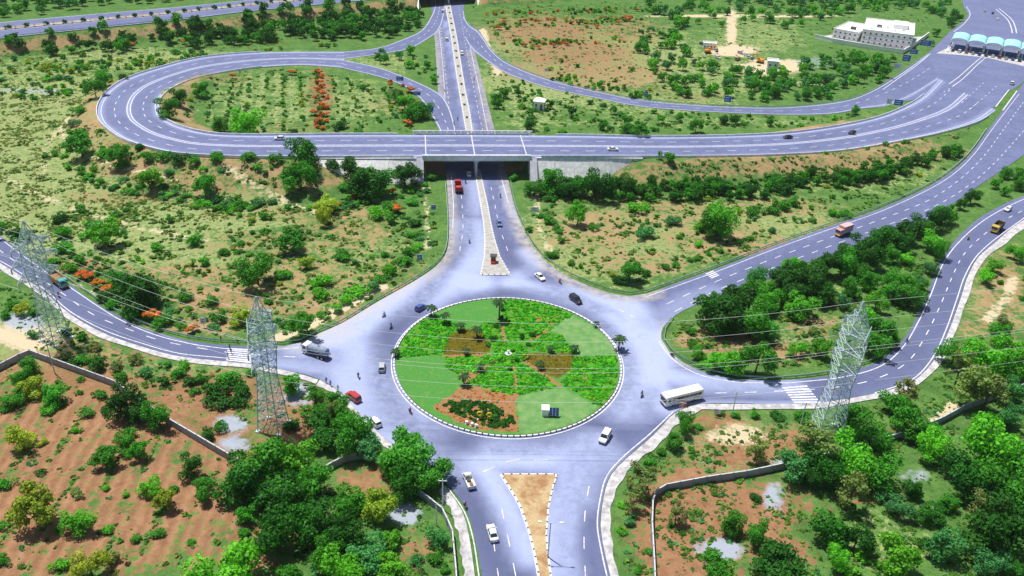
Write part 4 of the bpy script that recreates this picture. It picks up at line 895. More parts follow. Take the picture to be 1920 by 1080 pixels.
zl('on the wooded island', 1240, 370, 3.085, [(330,650,220,'dark'),(430,600,200,'dark'),(530,690,210,'mid'),(600,720,170,'mid'),(400,690,200,'dark'),(300,600,130,'mid'),(360,510,60,'teal'),(570,460,130,'teal'),(520,520,120,'mid'),(640,560,140,'mid'),(600,520,100,'mid'),(760,380,120,'bright'),(820,600,170,'bright'),(700,450,150,'dark'),(800,450,170,'dark'),(880,410,170,'dark'),(760,530,160,'dark'),(900,490,170,'dark'),(980,370,160,'dark'),(1060,370,150,'mid'),(940,560,130,'dark'),(1080,320,150,'dark'),(1170,290,150,'dark'),(1200,340,150,'dark'),(1270,240,150,'dark'),(1340,210,150,'dark'),(1420,180,150,'dark'),(1500,160,140,'dark'),(1580,120,130,'dark'),(1640,90,120,'mid'),(1400,250,120,'dark'),(1560,240,140,'bright'),(1600,290,110,'mid'),(1420,340,90,'bright'),(1330,330,100,'mid'),(1380,470,140,'mid'),(1450,560,150,'mid'),(1330,530,120,'mid'),(1390,560,120,'dark'),(1250,600,110,'bright'),(1210,670,100,'bright'),(1200,480,110,'mid'),(1100,520,110,'mid'),(1060,590,100,'teal'),(1280,750,170,'mid'),(1240,840,150,'mid'),(1330,790,120,'mid'),(1500,490,80,'teal'),(1560,400,90,'teal'),(180,760,80,'mid'),(190,830,80,'mid'),(220,890,90,'bright'),(340,960,150,'bright'),(430,950,150,'bright'),(560,940,170,'mid'),(240,950,80,'bright'),(560,870,70,'bright'),(790,870,90,'bright'),(920,860,120,'bright'),(890,760,80,'olive','shrub'),(1000,590,80,'olive','shrub'),(310,760,40,'bright'),(640,630,110,'mid'),(1150,420,100,'mid')])
# single larger bushes read off the photograph elsewhere
zl('on the loop embankment', 0, 0, 3.0, [(570,860,90,'mid'),(665,880,120,'mid'),(440,790,150,'mid'),(850,900,80,'mid'),(1020,930,90,'dark'),(1100,960,70,'mid'),(1240,930,80,'mid'),(1400,950,90,'mid'),(1560,960,80,'mid'),(1700,930,150,'mid'),(1690,1010,140,'mid'),(1880,960,90,'dark'),(840,1010,110,'bright'),(690,930,80,'mid'),(935,870,70,'mid'),(775,820,60,'dark'),(950,1000,60,'teal'),(1150,1040,120,'mid'),(1640,1040,110,'mid'),(420,680,70,'teal'),(430,620,70,'mid'),(540,540,90,'mid'),(590,460,90,'mid'),(700,430,60,'dark')])
zl('left of the flyover bridge', 640, 0, 3.0, [(130,1000,190,'dark'),(60,960,120,'dark'),(220,1010,140,'mid'),(360,960,150,'dark'),(400,930,90,'teal'),(30,1040,90,'mid'),(300,940,80,'dark'),(520,970,70,'mid')])
zl('right of the flyover bridge', 640, 0, 3.0, [(965,990,60,'mid'),(1180,1010,140,'mid'),(1330,1020,130,'mid'),(1450,1040,150,'dark'),(1700,860,100,'mid'),(1830,890,90,'mid'),(1090,1040,110,'mid'),(1260,1040,120,'dark'),(1570,1040,120,'dark')])
zl('inside the loop road', 0, 0, 3.0, [(1400,710,160,'bright'),(1000,540,90,'dark'),(940,600,100,'mid'),(1130,490,90,'mid'),(1230,680,100,'mid'),(1900,700,80,'dark'),(1650,730,50,'dark')])
zl('inside the loop road', 640, 0, 3.0, [(360,560,110,'bright'),(400,620,90,'mid'),(450,650,90,'mid'),(310,520,90,'mid'),(480,690,70,'mid'),(120,480,60,'mid'),(100,730,60,'mid')])
zl('along the left dirt path', 640, 360, 3.0, [(410,40,80,'mid'),(410,150,90,'dark'),(400,230,70,'mid'),(420,300,80,'bright'),(380,330,80,'mid'),(340,380,110,'mid'),(270,430,100,'bright'),(230,470,80,'mid'),(180,520,80,'teal'),(110,540,100,'bright'),(60,560,90,'bright'),(30,600,80,'bright'),(300,150,90,'mid'),(220,110,110,'bright'),(250,60,90,'mid'),(10,350,90,'mid'),(240,340,60,'mid')])
zl('in the field above the ramp', 640, 360, 3.0, [(1170,150,80,'mid'),(1220,210,60,'mid'),(1240,260,60,'mid'),(1190,340,80,'mid'),(1330,120,120,'bright'),(1680,80,100,'bright'),(1860,150,100,'teal'),(1700,220,110,'teal'),(1630,430,130,'mid'),(1710,450,70,'dark'),(1560,490,90,'dark'),(1810,410,70,'mid'),(1880,410,60,'mid'),(1420,190,70,'mid'),(1300,390,60,'mid'),(1060,200,60,'mid'),(1170,30,80,'mid')])
zl('in the field above the ramp', 1280, 360, 3.0, [(210,150,170,'bright'),(170,170,150,'mid'),(90,190,100,'bright'),(400,110,80,'mid'),(500,90,90,'mid'),(560,60,100,'mid'),(640,50,80,'mid'),(390,250,60,'mid'),(330,275,50,'mid'),(210,320,45,'mid'),(150,340,45,'mid'),(90,360,60,'mid'),(50,375,50,'mid'),(860,110,80,'mid'),(920,120,70,'mid'),(730,150,50,'mid'),(500,210,60,'teal')])
zl('in the rough left field', 0, 360, 3.0, [(750,520,230,'dark'),(700,480,150,'mid'),(820,560,150,'dark'),(1640,250,150,'mid'),(1690,240,100,'dark'),(1440,420,180,'mid'),(1390,450,120,'mid'),(1910,330,100,'mid'),(1720,380,80,'yellow','tree'),(1800,490,110,'bright'),(1790,560,110,'bright'),(1350,670,110,'yellow','tree'),(1690,740,150,'mid'),(1880,640,90,'bright'),(470,370,90,'mid'),(590,220,150,'bright'),(480,225,90,'bright'),(550,170,110,'teal'),(350,310,120,'mid'),(340,220,110,'mid'),(1260,320,80,'mid'),(1040,590,80,'mid'),(1230,690,90,'mid'),(1180,600,80,'mid'),(450,90,70,'mid'),(340,130,90,'dark'),(940,150,60,'mid'),(1840,50,120,'yellow'),(1820,130,90,'yellow'),(1500,130,70,'mid'),(1100,260,90,'mid'),(640,120,60,'mid'),(880,300,80,'mid'),(1580,440,110,'mid'),(1130,380,80,'mid')])
zl('above the left road', 0, 360, 3.0, [(590,580,110,'dark'),(640,620,90,'mid'),(800,640,120,'mid'),(730,660,100,'bright'),(900,720,110,'mid'),(380,420,80,'bright'),(300,380,80,'mid'),(60,220,110,'dark'),(120,250,80,'mid'),(10,180,70,'mid'),(1020,750,60,'mid')])
FLAME = [(180,525),(160,512),(200,535),(285,583),(360,612),(150,508),(735,352),(742,385),(628,377),(730,155),(745,168),(765,225),(758,205),(435,139),(600,131),(597,150),(606,170),(600,190),(612,210),(598,222),(590,205),(548,130),(246,80),(345,75),(515,63),(945,32),(963,21),(985,36),(1010,37),(1040,33),(1070,38),(1100,40),(1135,30),(1170,30),(1195,15),(1180,32),(985,80),(1010,84),(1040,82),(1065,78),(935,48),(1120,46),(1160,38),(770,160),(665,365)]
for i, (x, y) in enumerate(FLAME):
    plant('flame', x, y, rng.uniform(3.4, 5.4), 'flame', 'F')
for v in VEG:
    if v['zone'] == 'F':
        x, y = v['x'], v['y']
        v['zone'] = 'beside the left road' if y > 480 else 'in the top right field' if x > 900 else 'inside the loop road' if y < 240 and x > 400 and y > 120 else 'near the flyover bridge' if y > 300 else 'below the far highway'
for x, y in ((592,236),(604,240),(596,228),(610,226),(600,214),(612,200),(603,200),(594,182),(606,160),(612,182),(598,166),(600,142),(608,140),(596,132),(752,160),(765,172),(778,195),(790,215),(770,232),(735,150)):
    plant('shrub', x+float(rng.uniform(-3, 3)), y, float(rng.uniform(2.2, 3.6)), 'rust', 'inside the loop road')
for k in range(44):
    band = k % 3; x = 930+float(rng.uniform(0, 280))-(100 if band == 2 else 0)*.5; plant('shrub', x, (38, 82, 24)[band]+float(rng.uniform(-3, 3))-(x-930)*.02, float(rng.uniform(2.0, 3.4)), 'rust', 'in the top right field')
def clear(X, Y, r): return not near_road(X, Y, r)
def scatter(zone, poly, kind, n, lo, hi, tones, gap=.8):
    W = pxs(poly); a, b = W.min(0), W.max(0); got = 0; tries = 0
    mine = [(v['p'][0], v['p'][1], v['D']) for v in VEG]
    while got < n and tries < n*140:
        tries += 1; X, Y = rng.uniform(a[0], b[0]), rng.uniform(a[1], b[1])
        if not in_poly(X, Y, W): continue
        D = lo+(hi-lo)*rng.random()**1.4
        if not clear(X, Y, D*.5): continue
        if kind == 'shrub' and rng.random() > .25+1.3*max(0, math.sin(X*.13+1.9*math.sin(Y*.07))*math.cos(Y*.11+1.3*math.sin(X*.06))): continue
        if any(abs(X-q[0]) < 12 and math.hypot(X-q[0], Y-q[1]) < gap*(D+q[2])/2 for q in mine): continue
        z = float(hgt(X, Y)); Q = to_px(np.array([X, Y, z+.4*D])); mine.append((X, Y, D))
        VEG.append(dict(kind=kind, p=(X, Y, z), D=D, tone=str(rng.choice(tones)), zone=zone, x=float(Q[0]), y=float(Q[1]))); got += 1
DM, MB_, ML = ['dark', 'dark', 'mid'], ['mid', 'mid', 'bright', 'teal'], ['mid', 'yellow', 'teal', 'mid', 'bright']
scatter('below the far highway', [(-60,100),(0,88),(230,68),(450,46),(640,25),(690,26),(790,16),(798,45),(770,60),(700,78),(560,78),(400,88),(200,100),(0,108)], 'tree', 200, 4.5, 7.5, DM, .4)
scatter('in the scrub beyond the loop', [(-40,110),(250,103),(620,84),(740,80),(430,95),(240,140),(190,170),(100,185),(-40,190)], 'shrub', 110, 2, 4.5, ML, .6)
for k in range(-16, 17):
    for q in np.arange(-20, 130, 5.2):
        p = ro2[:2]+np.array([-rd2[1], rd2[0]])*k*8.0+rd2*q+rng.normal(size=2)*.5; Q = to_px(np.array([p[0], p[1], .5]))
        if not in_poly(Q[0], Q[1], [(325,190),(440,138),(640,134),(750,172),(805,240),(430,246),(335,222)]) or rng.random() < .35 or near_road(p[0], p[1], 3): continue
        VEG.append(dict(kind='shrub', p=(p[0], p[1], float(hgt(p[0], p[1]))), D=float(rng.uniform(1.6, 2.9)), tone=str(rng.choice(ML)), zone='inside the loop road', x=float(Q[0]), y=float(Q[1])))
scatter('between the two left slip roads', [(650,113),(760,98),(815,75),(820,165),(740,135)], 'tree', 8, 4, 6, MB_); scatter('between the two left slip roads', [(650,113),(760,98),(815,75),(820,165),(740,135)], 'shrub', 9, 2, 3.5, MB_)
scatter('on the loop embankment', [(125,250),(190,262),(280,285),(430,300),(590,302),(590,350),(420,350),(250,330),(150,290)], 'shrub', 18, 2, 4, MB_)
scatter('below the loop embankment', [(110,290),(200,335),(400,375),(600,385),(800,335),(800,365),(600,405),(380,395),(180,352),(80,295)], 'shrub', 85, 2.2, 4.4, MB_, .5)
scatter('in the rough left field', [(60,430),(300,380),(600,400),(790,380),(810,470),(760,520),(600,600),(380,600),(230,540)], 'shrub', 42, 1.6, 3.4, ML)
scatter('above the left road', [(90,470),(200,540),(300,590),(420,625),(560,632),(660,585),(560,600),(420,600),(300,565),(200,505),(110,440)], 'shrub', 22, 1.8, 3.6, MB_)
scatter('in the dark right hedge', [(1010,350),(1200,352),(1400,347),(1600,325),(1790,285),(1815,292),(1640,345),(1450,372),(1250,382),(1020,374)], 'tree', 110, 3.8, 5.6, DM, .42)
scatter('in the field above the ramp', [(985,365),(1250,378),(1500,362),(1750,310),(1700,345),(1450,440),(1200,530),(1080,505),(1010,450)], 'shrub', 34, 1.6, 3.4, ML)
scatter('on the flyover bank at right', [(1220,300),(1500,300),(1800,255),(1820,245),(1600,300),(1350,318),(1200,318)], 'shrub', 16, 2, 4, MB_)
scatter('before the toll slip road', [(925,115),(1000,160),(1200,207),(1500,222),(1650,205),(1560,232),(1380,250),(1000,250),(935,240)], 'tree', 18, 4, 6.4, ['dark', 'mid', 'mid']); scatter('before the toll slip road', [(925,115),(1000,160),(1200,207),(1500,222),(1650,205),(1560,232),(1380,250),(1000,250),(935,240)], 'shrub', 80, 1.8, 3.8, MB_, .6)
scatter('in the top right field', [(900,15),(1240,10),(1260,185),(1050,145),(930,95)], 'shrub', 40, 2, 3.8, ['mid', 'mid', 'bright', 'yellow'])
scatter('in the woods below the white office', [(1200,60),(1260,60),(1290,110),(1330,125),(1430,145),(1560,105),(1680,115),(1650,158),(1560,185),(1380,195),(1260,180),(1190,110)], 'tree', 135, 4, 7, ['mid', 'mid', 'teal', 'bright'], .5)
scatter('in the woods at the top right', [(1200,-10),(1780,-10),(1798,15),(1775,45),(1745,25),(1600,22),(1500,60),(1400,50),(1240,55)], 'tree', 170, 4, 7.5, ['mid', 'teal', 'bright', 'mid'], .5)
for bp_ in ([(930,46),(1200,34),(1205,44),(935,56)], [(960,76),(1110,72),(1120,80),(965,86)], [(925,24),(1230,14),(1235,22),(930,32)], [(1000,160),(1200,195),(1240,180),(1050,140)]): scatter('in the top right field', bp_, 'shrub', 45, 2, 3.6, ['mid', 'bright', 'dark'], .45)
scatter('in the rows beyond the loop', [(60,118),(300,104),(640,84),(640,92),(420,96),(250,128),(80,150)], 'shrub', 60, 2, 3.4, ['mid', 'bright', 'yellow'], .5)
scatter('beside the toll plaza', [(1745,35),(1800,20),(1805,45),(1760,75),(1742,95),(1735,70)], 'tree', 9, 4, 6, DM)
scatter('beyond the far highway', [(-40,-8),(480,-14),(200,16),(-40,38)], 'tree', 60, 5, 8, ['mid', 'teal', 'dark'], .6)
scatter('at the right edge above the road', [(1850,350),(1930,300),(2000,265),(2000,325),(1880,368),(1800,400),(1760,440),(1750,415)], 'tree', 14, 4, 6, DM)
scatter('beside the far right road', [(1845,515),(1930,445),(2000,425),(2000,650),(1830,650)], 'tree', 10, 4, 7, ['mid', 'bright', 'olive']); scatter('beside the far right road', [(1845,515),(1930,445),(2000,425),(2000,650),(1830,650)], 'shrub', 12, 1.8, 3.6, MB_)
_m = (Lm+Rm)/2; _s = np.concatenate([[0], np.cumsum(np.linalg.norm(np.diff(_m, axis=0), axis=1))])
for q in np.arange(20, _s[-1], 9.5):      # low trees in the highway median
    P = np.array([np.interp(q, _s, _m[:, k]) for k in range(3)]); Q = to_px(P)
    if Q[1] > -6 and -60 < Q[0] < 700: VEG.append(dict(kind='shrub', p=(P[0], P[1], P[2]+.2), D=3.4, tone='dark', zone='in the far highway median', x=float(Q[0]), y=float(Q[1])))
for k in range(24):
    i = len(AXP)*(.10+.84*k/24); P = AXP[int(i)]; Q = to_px(P)
    if not (250 < Q[1] < 318) : VEG.append(dict(kind='shrub', p=(P[0], P[1], .3), D=1.5 if Q[1] < 250 else 1.3, tone='olive', zone='in the main road median', x=float(Q[0]), y=float(Q[1])))
# --- build them: the 300 of each kind that show largest singly, the rest as one mass
ORD = ['first', 'second', 'third', 'fourth', 'fifth', 'sixth', 'seventh', 'eighth', 'ninth', 'tenth', 'eleventh', 'twelfth', 'thirteenth', 'fourteenth', 'fifteenth', 'sixteenth', 'seventeenth', 'eighteenth', 'nineteenth', 'twentieth', 'twenty-first', 'twenty-second', 'twenty-third', 'twenty-fourth', 'twenty-fifth', 'twenty-sixth', 'twenty-seventh', 'twenty-eighth', 'twenty-ninth', 'thirtieth']
for v in VEG: v['noun'] = 'shrub' if v['kind'] == 'shrub' else 'flame tree' if v['kind'] == 'flame' else 'tree'; v['app'] = v['D']*pscale(max(v['y'], -100))
rest = []; single = []
for noun in ('tree', 'shrub', 'flame tree'):
    L = sorted([v for v in VEG if v['noun'] == noun], key=lambda v: -v['app']); single += L[:300]; rest += L[300:]
GROUP = {'tree': 'broadleaf trees around the junction', 'shrub': 'shrubs around the junction', 'flame tree': 'orange-flowering trees'}
zones = {}
for v in single: zones.setdefault((v['zone'], v['noun']), []).append(v)
for (zone, noun), L in zones.items():
    nb = max(1, math.ceil(len(L)/16)); L.sort(key=lambda v: -v['y'])
    for b in range(nb):
        part = sorted(L[b*len(L)//nb:(b+1)*len(L)//nb], key=lambda v: v['x'])
        for k, v in enumerate(part):
            row = '' if nb == 1 else (', front row' if b == 0 else ', back row' if b == nb-1 else ', middle row' if nb == 3 else f', row {["two", "three", "four", "five"][b-1]}')
            w = WORD[v['tone']]; nn = 'tree' if noun == 'flame tree' else noun
            v['label'] = f'{w} {nn} {zone}{row}, {ORD[k]} from left' if len(part) > 1 else f'{w} {nn} {zone}{row}'
g = np.random.default_rng(5)
for v in single:
    j = g.uniform(.82, 1.2); col = tuple(c*j*g.uniform(.9, 1.1) for c in TONE[v['tone']]); rz = g.uniform(0, 6.28); D = v['D']
    if v['kind'] == 'shrub':
        o = link('shrub', SHRUB[g.integers(len(SHRUB))], None, col); o.location = v['p']; o.rotation_euler = (0, 0, rz); o.scale = (D, D*g.uniform(.8, 1.15), D*g.uniform(.6, .95))
        tag(o, v['label'], 'shrub', GROUP['shrub'])
    else:
        fam = {'tree': 'round', 'airy': 'airy', 'flame': 'flame'}[v['kind']]; parts = TREES[fam][g.integers(len(TREES[fam]))]
        o = empty({'round': 'broadleaf_tree', 'airy': 'slender_tree', 'flame': 'flame_tree'}[fam], v['p'], rz); o.scale = (D, D*g.uniform(.85, 1.12), D*(g.uniform(.55, .75) if fam == 'flame' else g.uniform(.75, 1.1)))
        tag(o, v['label'], 'tree', GROUP['flame tree' if fam == 'flame' else 'tree'])
        link('trunk', parts[0], o); link('crown', parts[1], o, col)
        if fam == 'flame': link('blossom', parts[2], o, (.62*g.uniform(.8, 1.1), .13*g.uniform(.7, 1.6), .015))
# leaf material for merged masses: the tint is stored per vertex
t = NT('leaf_mass'); ca = t.n('ShaderNodeAttribute', attribute_name='tint').outputs['Color']; gp = t.geo()
c1 = t.mix(t.ramp(t.noise(.9, 4, .65, gp), .36, .64), t.mix(1.0, ca, (.6, .65, .55), 'MULTIPLY'), t.mix(1.0, ca, (1.5, 1.35, 1.1), 'MULTIPLY'))
b_ = t.bsdf(c1, .7, 0, .15); tr = t.n('ShaderNodeBsdfTranslucent'); t.l(t.mix(1.0, c1, (1.3, 1.35, .5), 'MULTIPLY'), tr.inputs[0])
mx = t.n('ShaderNodeMixShader', i_0=.3); t.l(b_.outputs[0], mx.inputs[1]); t.l(tr.outputs[0], mx.inputs[2]); t.l(mx.outputs[0], t.out.inputs[0]); MAT['leaf_mass'] = t.m
def mass(name, items, label, cat):
    """items: (V, F, loc, scale3, rz, colour)"""
    Vs, Fs, Cs, n = [], [], [], 0
    for V, F, loc, sc, rz, col in items:
        W = V*np.array(sc); c, s_ = math.cos(rz), math.sin(rz); W = np.stack([W[:, 0]*c-W[:, 1]*s_, W[:, 0]*s_+W[:, 1]*c, W[:, 2]], 1)+np.array(loc)
        Vs.append(W); Fs.append(F+n); Cs.append(np.tile(np.r_[col, 1.], (len(W), 1))); n += len(W)
    me = np_mesh(name, np.vstack(Vs), np.vstack(Fs), 'leaf_mass'); at = me.attributes.new('tint', 'FLOAT_COLOR', 'POINT'); at.data.foreach_set('color', np.vstack(Cs).astype(np.float32).ravel())
    return tag(link(name, me), label, cat, None, 'stuff')
it = []; its = []
for v in rest:
    fam = {'tree': 'round', 'airy': 'airy', 'shrub': 'shrub', 'flame': 'round'}[v['kind']]; n = {'round': 6, 'airy': 4, 'shrub': 7}[fam]
    V, F = LOW[fam, int(g.integers(n))]; col = np.array(TONE[v['tone']])*g.uniform(.8, 1.2)
    (its if fam == 'shrub' else it).append((V, F, v['p'], (v['D'],)*3, g.uniform(0, 6.28), col))
if it: mass('distant_trees', it, 'mass of small distant trees at the top of the view', 'trees')
if its: mass('distant_shrubs', its, 'mass of small distant shrubs in the far fields', 'shrubs')
# --- ground cover: weeds and tufts, uncountable
def tuft_field(name, n, polys, sizes, tones, label, cat, seed, nv=26, nl=22):
    g = np.random.default_rng(seed); base = []
    for i in range(nv):
        c, r = lumps(g, 3, (.35, .35, .05), .22, (.2, .35), .7); c[:, 2] = .2; base.append(leaf_quads(c, r, nl, .34, g, .5, .6, (.3, 1.)))
    items = []
    for poly, frac in polys:
        W = pxs(poly); a, b = W.min(0), W.max(0); k = int(n*frac)
        X = g.uniform(a[0], b[0], k*8); Y = g.uniform(a[1], b[1], k*8)
        clump = np.sin(X*.35+1.7*np.sin(Y*.21))*np.cos(Y*.31+1.3*np.sin(X*.17))
        m = in_poly(X, Y, W) & (g.random(len(X)) < np.clip(.45+.7*clump, .06, 1)) & ~near_road(X, Y, 1.8)
        X, Y = X[m][:k], Y[m][:k]; Z = hgt(X, Y)
        for x, y, z in zip(X, Y, Z):
            V, F = base[g.integers(nv)]; s_ = sizes[0]+(sizes[1]-sizes[0])*g.random()**2.2
            tcol = np.array(tones[g.integers(len(tones))])*g.uniform(.75, 1.3)
            items.append((V, F, (x, y, z-.03), (s_, s_, s_*.55), g.uniform(0, 6.28), tcol))
    return mass(name, items, label, cat)
GT = [(.05, .19, .022), (.07, .21, .03), (.11, .25, .04), (.15, .25, .055), (.09, .24, .035), (.04, .15, .02)]
tuft_field('weeds', 9500, [([(-60,430),(300,370),(800,370),(830,480),(560,640),(300,620)], .17), ([(-60,180),(190,180),(130,260),(250,340),(600,395),(300,420),(-60,460)], .03), ([(320,185),(440,130),(650,130),(820,250),(420,250)], .06), ([(985,360),(1800,280),(1740,350),(1200,545),(1050,500)], .15), ([(910,110),(1200,205),(1640,210),(1560,235),(1000,252),(930,245)], .06), ([(880,5),(1780,0),(1700,110),(1600,180),(1280,195),(940,110)], .13), ([(1255,600),(1600,500),(1740,420),(1720,560),(1600,690),(1300,680)], .08), ([(120,250),(600,300),(600,370),(300,350)], .04), ([(1200,305),(1820,250),(1640,320),(1250,360)], .05)], (.6, 3.0), GT, 'low weeds and grass tufts over the fields', 'weeds', 11)
tuft_field('undergrowth', 3000, [([(-40,520),(80,560),(250,670),(600,725),(560,800),(320,780),(60,650)], .2), ([(-60,690),(55,680),(320,810),(460,880),(460,1120),(-60,1120)], .07), ([(440,860),(840,950),(850,1120),(440,1120)], .14), ([(1170,890),(1240,830),(1600,770),(1900,650),(1960,1120),(1170,1120)], .85)], (.4, 1.9), GT+[TONE['teal']], 'low undergrowth over the near plots', 'weeds', 12, 26, 26)
tuft_field('dry_grass', 7000, [([(-60,180),(190,180),(130,260),(250,340),(600,395),(300,420),(60,450),(-60,430)], .55), ([(-60,110),(800,50),(430,95),(190,170),(-60,180)], .25), ([(900,10),(1240,5),(1260,185),(1050,145),(930,95)], .2)], (.5, 2.4), [(.17, .25, .07), (.13, .23, .05), (.25, .29, .10), (.10, .22, .045)], 'pale dry grass and low scrub over the far left field', 'grass', 14, 20, 14)
_it = []; g = np.random.default_rng(77); _b = []
for i in range(10):
    c, r = lumps(g, 2, (.4, .4, .03), .12, (.2, .35), .5); c[:, 2] = .1; _b.append(leaf_quads(c, r, 14, .4, g, .5, .6, (.3, 1.)))
for k in range(-14, 26):
    o0 = ro[:2]+np.array([-rd[1], rd[0]])*k*6.5
    for q in np.arange(-40, 60, .55):
        p = o0+rd*q+g.normal(size=2)*.28; Q = to_px(np.array([p[0], p[1], 0]))
        if not in_poly(Q[0], Q[1], [(-60,740),(60,690),(320,810),(440,880),(470,1110),(-80,1110)]) or math.sin(q*.21+k*1.7)+.6*math.sin(q*.53+k) < .15: continue
        s_ = g.uniform(.5, 1.3); V, F = _b[g.integers(10)]; _it.append((V, F, (p[0], p[1], -.03), (s_, s_, s_*.7), g.uniform(0, 6.28), np.array(GT[g.integers(len(GT))])*g.uniform(.7, 1.2)))
mass('orchard_grass', _it, 'strips of grass between the rows of the red orchard field', 'grass')
# --- planted beds on the roundabout
def bed(name, polys, n, sizes, tones, label, seed, zs=.55):
    g = np.random.default_rng(seed); base = []
    for i in range(12):
        c, r = lumps(g, 3, (.3, .3, .05), .25, (.2, .35), .8); c[:, 2] = .22; base.append(leaf_quads(c, r, 22, .4, g, .5, .6, (.4, 1.)))
    items = []; area = [abs(sum(p[i][0]*p[(i+1) % len(p)][1]-p[(i+1) % len(p)][0]*p[i][1] for i in range(len(p)))) for p in polys]
    for p, a_ in zip(polys, area):
        W = pxs(p, IZ); lo, hi = W.min(0), W.max(0); k = 0; need = int(n*a_/sum(area)); tr = 0
        while k < need and tr < need*8:
            tr += 1; x, y = g.uniform(lo[0], hi[0]), g.uniform(lo[1], hi[1])
            if not in_poly(x, y, W) or math.hypot((x-ISL_C[0])/ISL_R[0], (y-ISL_C[1])/ISL_R[1]) > .955: continue
            if math.sin(x*.9+math.sin(y*.8)*1.5)*math.cos(y*1.1) < -.55: continue
            k += 1; V, F = base[g.integers(12)]; s_ = g.uniform(*sizes); items.append((V, F, (x, y, IZ-.03), (s_, s_, s_*zs), g.uniform(0, 6.28), np.array(tones[g.integers(len(tones))])*g.uniform(.8, 1.25)))
    return mass(name, items, label, 'bedding plants')
bed('bedding_plants', BED, 3600, (.6, 1.3), [(.05, .42, .012), (.08, .48, .015), (.035, .28, .012), (.14, .45, .02), (.05, .38, .015)], 'bright green bedding plants filling the sectors of the roundabout garden', 31)
bed('dark_bedding_plants', [DARKB], 260, (.8, 1.5), [TONE['dark'], (.02, .10, .012)], 'dark bedding plants in the red soil front of the roundabout', 32, .7)
bed('rust_bedding_plants', [SOILP[0]], 240, (.35, .8), [(.5, .13, .02), (.3, .32, .06), (.22, .35, .05), (.45, .2, .04)], 'low orange and lime bedding plants in the red soil of the roundabout', 34, .5)
bed('brown_bedding_plants', BROWN, 420, (.25, .5), [(.11, .09, .008), (.15, .12, .012), (.09, .10, .01)], 'low brown bedding plants in two beds of the roundabout garden', 33)
# --- palms
def palm_meshes(seed, h):
    g = np.random.default_rng(seed); mb = MB(); mb.tube([(0, 0, -.1), (.08, .03, h*.5), (.15, .05, h)], [.2, .15, .13], 8); tr = mb.mesh('trunk', 'bark', True)
    fm = MB()
    for k in range(15):
        a = k*2.4+g.uniform(-.2, .2); L = g.uniform(1.5, 2.1); rise = g.uniform(.1, .75); pts = []
        for q in np.linspace(0, 1, 6):
            rr = L*q; zz = h+rise*math.sin(q*2.2)*.9-1.2*q*q*(1-rise*.5); pts.append(Vector((.15+rr*math.cos(a), .05+rr*math.sin(a), zz)))
        side = Vector((-math.sin(a), math.cos(a), 0))
        for i in range(5):
            w0, w1 = .34*math.sin(.35+i*.5), .34*math.sin(.35+(i+1)*.5)
            fm.add([pts[i], pts[i+1], pts[i+1]+side*w1+Vector((0, 0, -w1*.5)), pts[i]+side*w0+Vector((0, 0, -w0*.5))], [(0, 1, 2, 3)])
            fm.add([pts[i], pts[i+1], pts[i+1]-side*w1+Vector((0, 0, -w1*.5)), pts[i]-side*w0+Vector((0, 0, -w0*.5))], [(0, 1, 2, 3)])
    return tr, fm.mesh('fronds', 'leaf')
PALM = [palm_meshes(1, 4.6), palm_meshes(2, 3.0), palm_meshes(3, 2.2)]
for x, y, k, sc, lab in ((936,600,0,1.25,'tallest palm on the back edge of the roundabout'),(808,592,1,1.0,'palm on the kerb beside the blue car'),(834,606,1,.9,'palm on the pale back lawn of the roundabout'),(863,620,2,.9,'palm behind the left brown bed'),(894,632,1,.95,'palm at the upper edge of the left brown bed'),(875,665,2,.7,'small palm inside the left brown bed'),(1160,655,1,1.15,'large palm on the right kerb of the roundabout'),(1077,660,2,.8,'small palm right of the right brown bed'),(1033,660,2,.7,'small palm at the top of the right brown bed'),(870,722,1,.9,'palm in the front left bed of the roundabout'),(1012,690,2,.8,'small palm inside the right brown bed'),(900,695,2,.8,'small palm left of the roundabout centre'),(742,668,2,.8,'small palm on the left kerb of the roundabout'),(1118,612,2,.6,'tiny palm on the upper right kerb of the roundabout')):
    P = px(x, y, IZ); o = empty('palm_tree', (P[0], P[1], IZ), rng.uniform(0, 6), sc); tag(o, lab, 'palm tree', 'palms on the roundabout')
    link('trunk', PALM[k][0], o); link('fronds', PALM[k][1], o, (.03, .095, .03))
# denser garden shrubs round the middle of the roundabout
for i, (x, y, D, tn) in enumerate(((925,632,2.2,'dark'),(915,645,1.8,'mid'),(978,630,2.2,'dark'),(990,645,1.7,'mid'),(960,655,1.7,'bright'),(940,672,2.2,'bright'),(965,672,2.4,'mid'),(1000,625,2.2,'dark'),(930,610,1.8,'dark'),(940,595,1.8,'dark'),(942,580,1.7,'dark'),(955,690,2.0,'mid'),(985,667,2.0,'yellow'))):
    P = px(x, y, IZ+.3*D); o = link('shrub', SHRUB[i % 7], None, TONE[tn]); o.location = (P[0], P[1], IZ); o.scale = (D, D, D*.9)
    tag(o, f'{WORD[tn]} garden shrub by the roundabout centre, {ORD[i]} counted from its ring', 'shrub', 'garden shrubs at the roundabout centre')
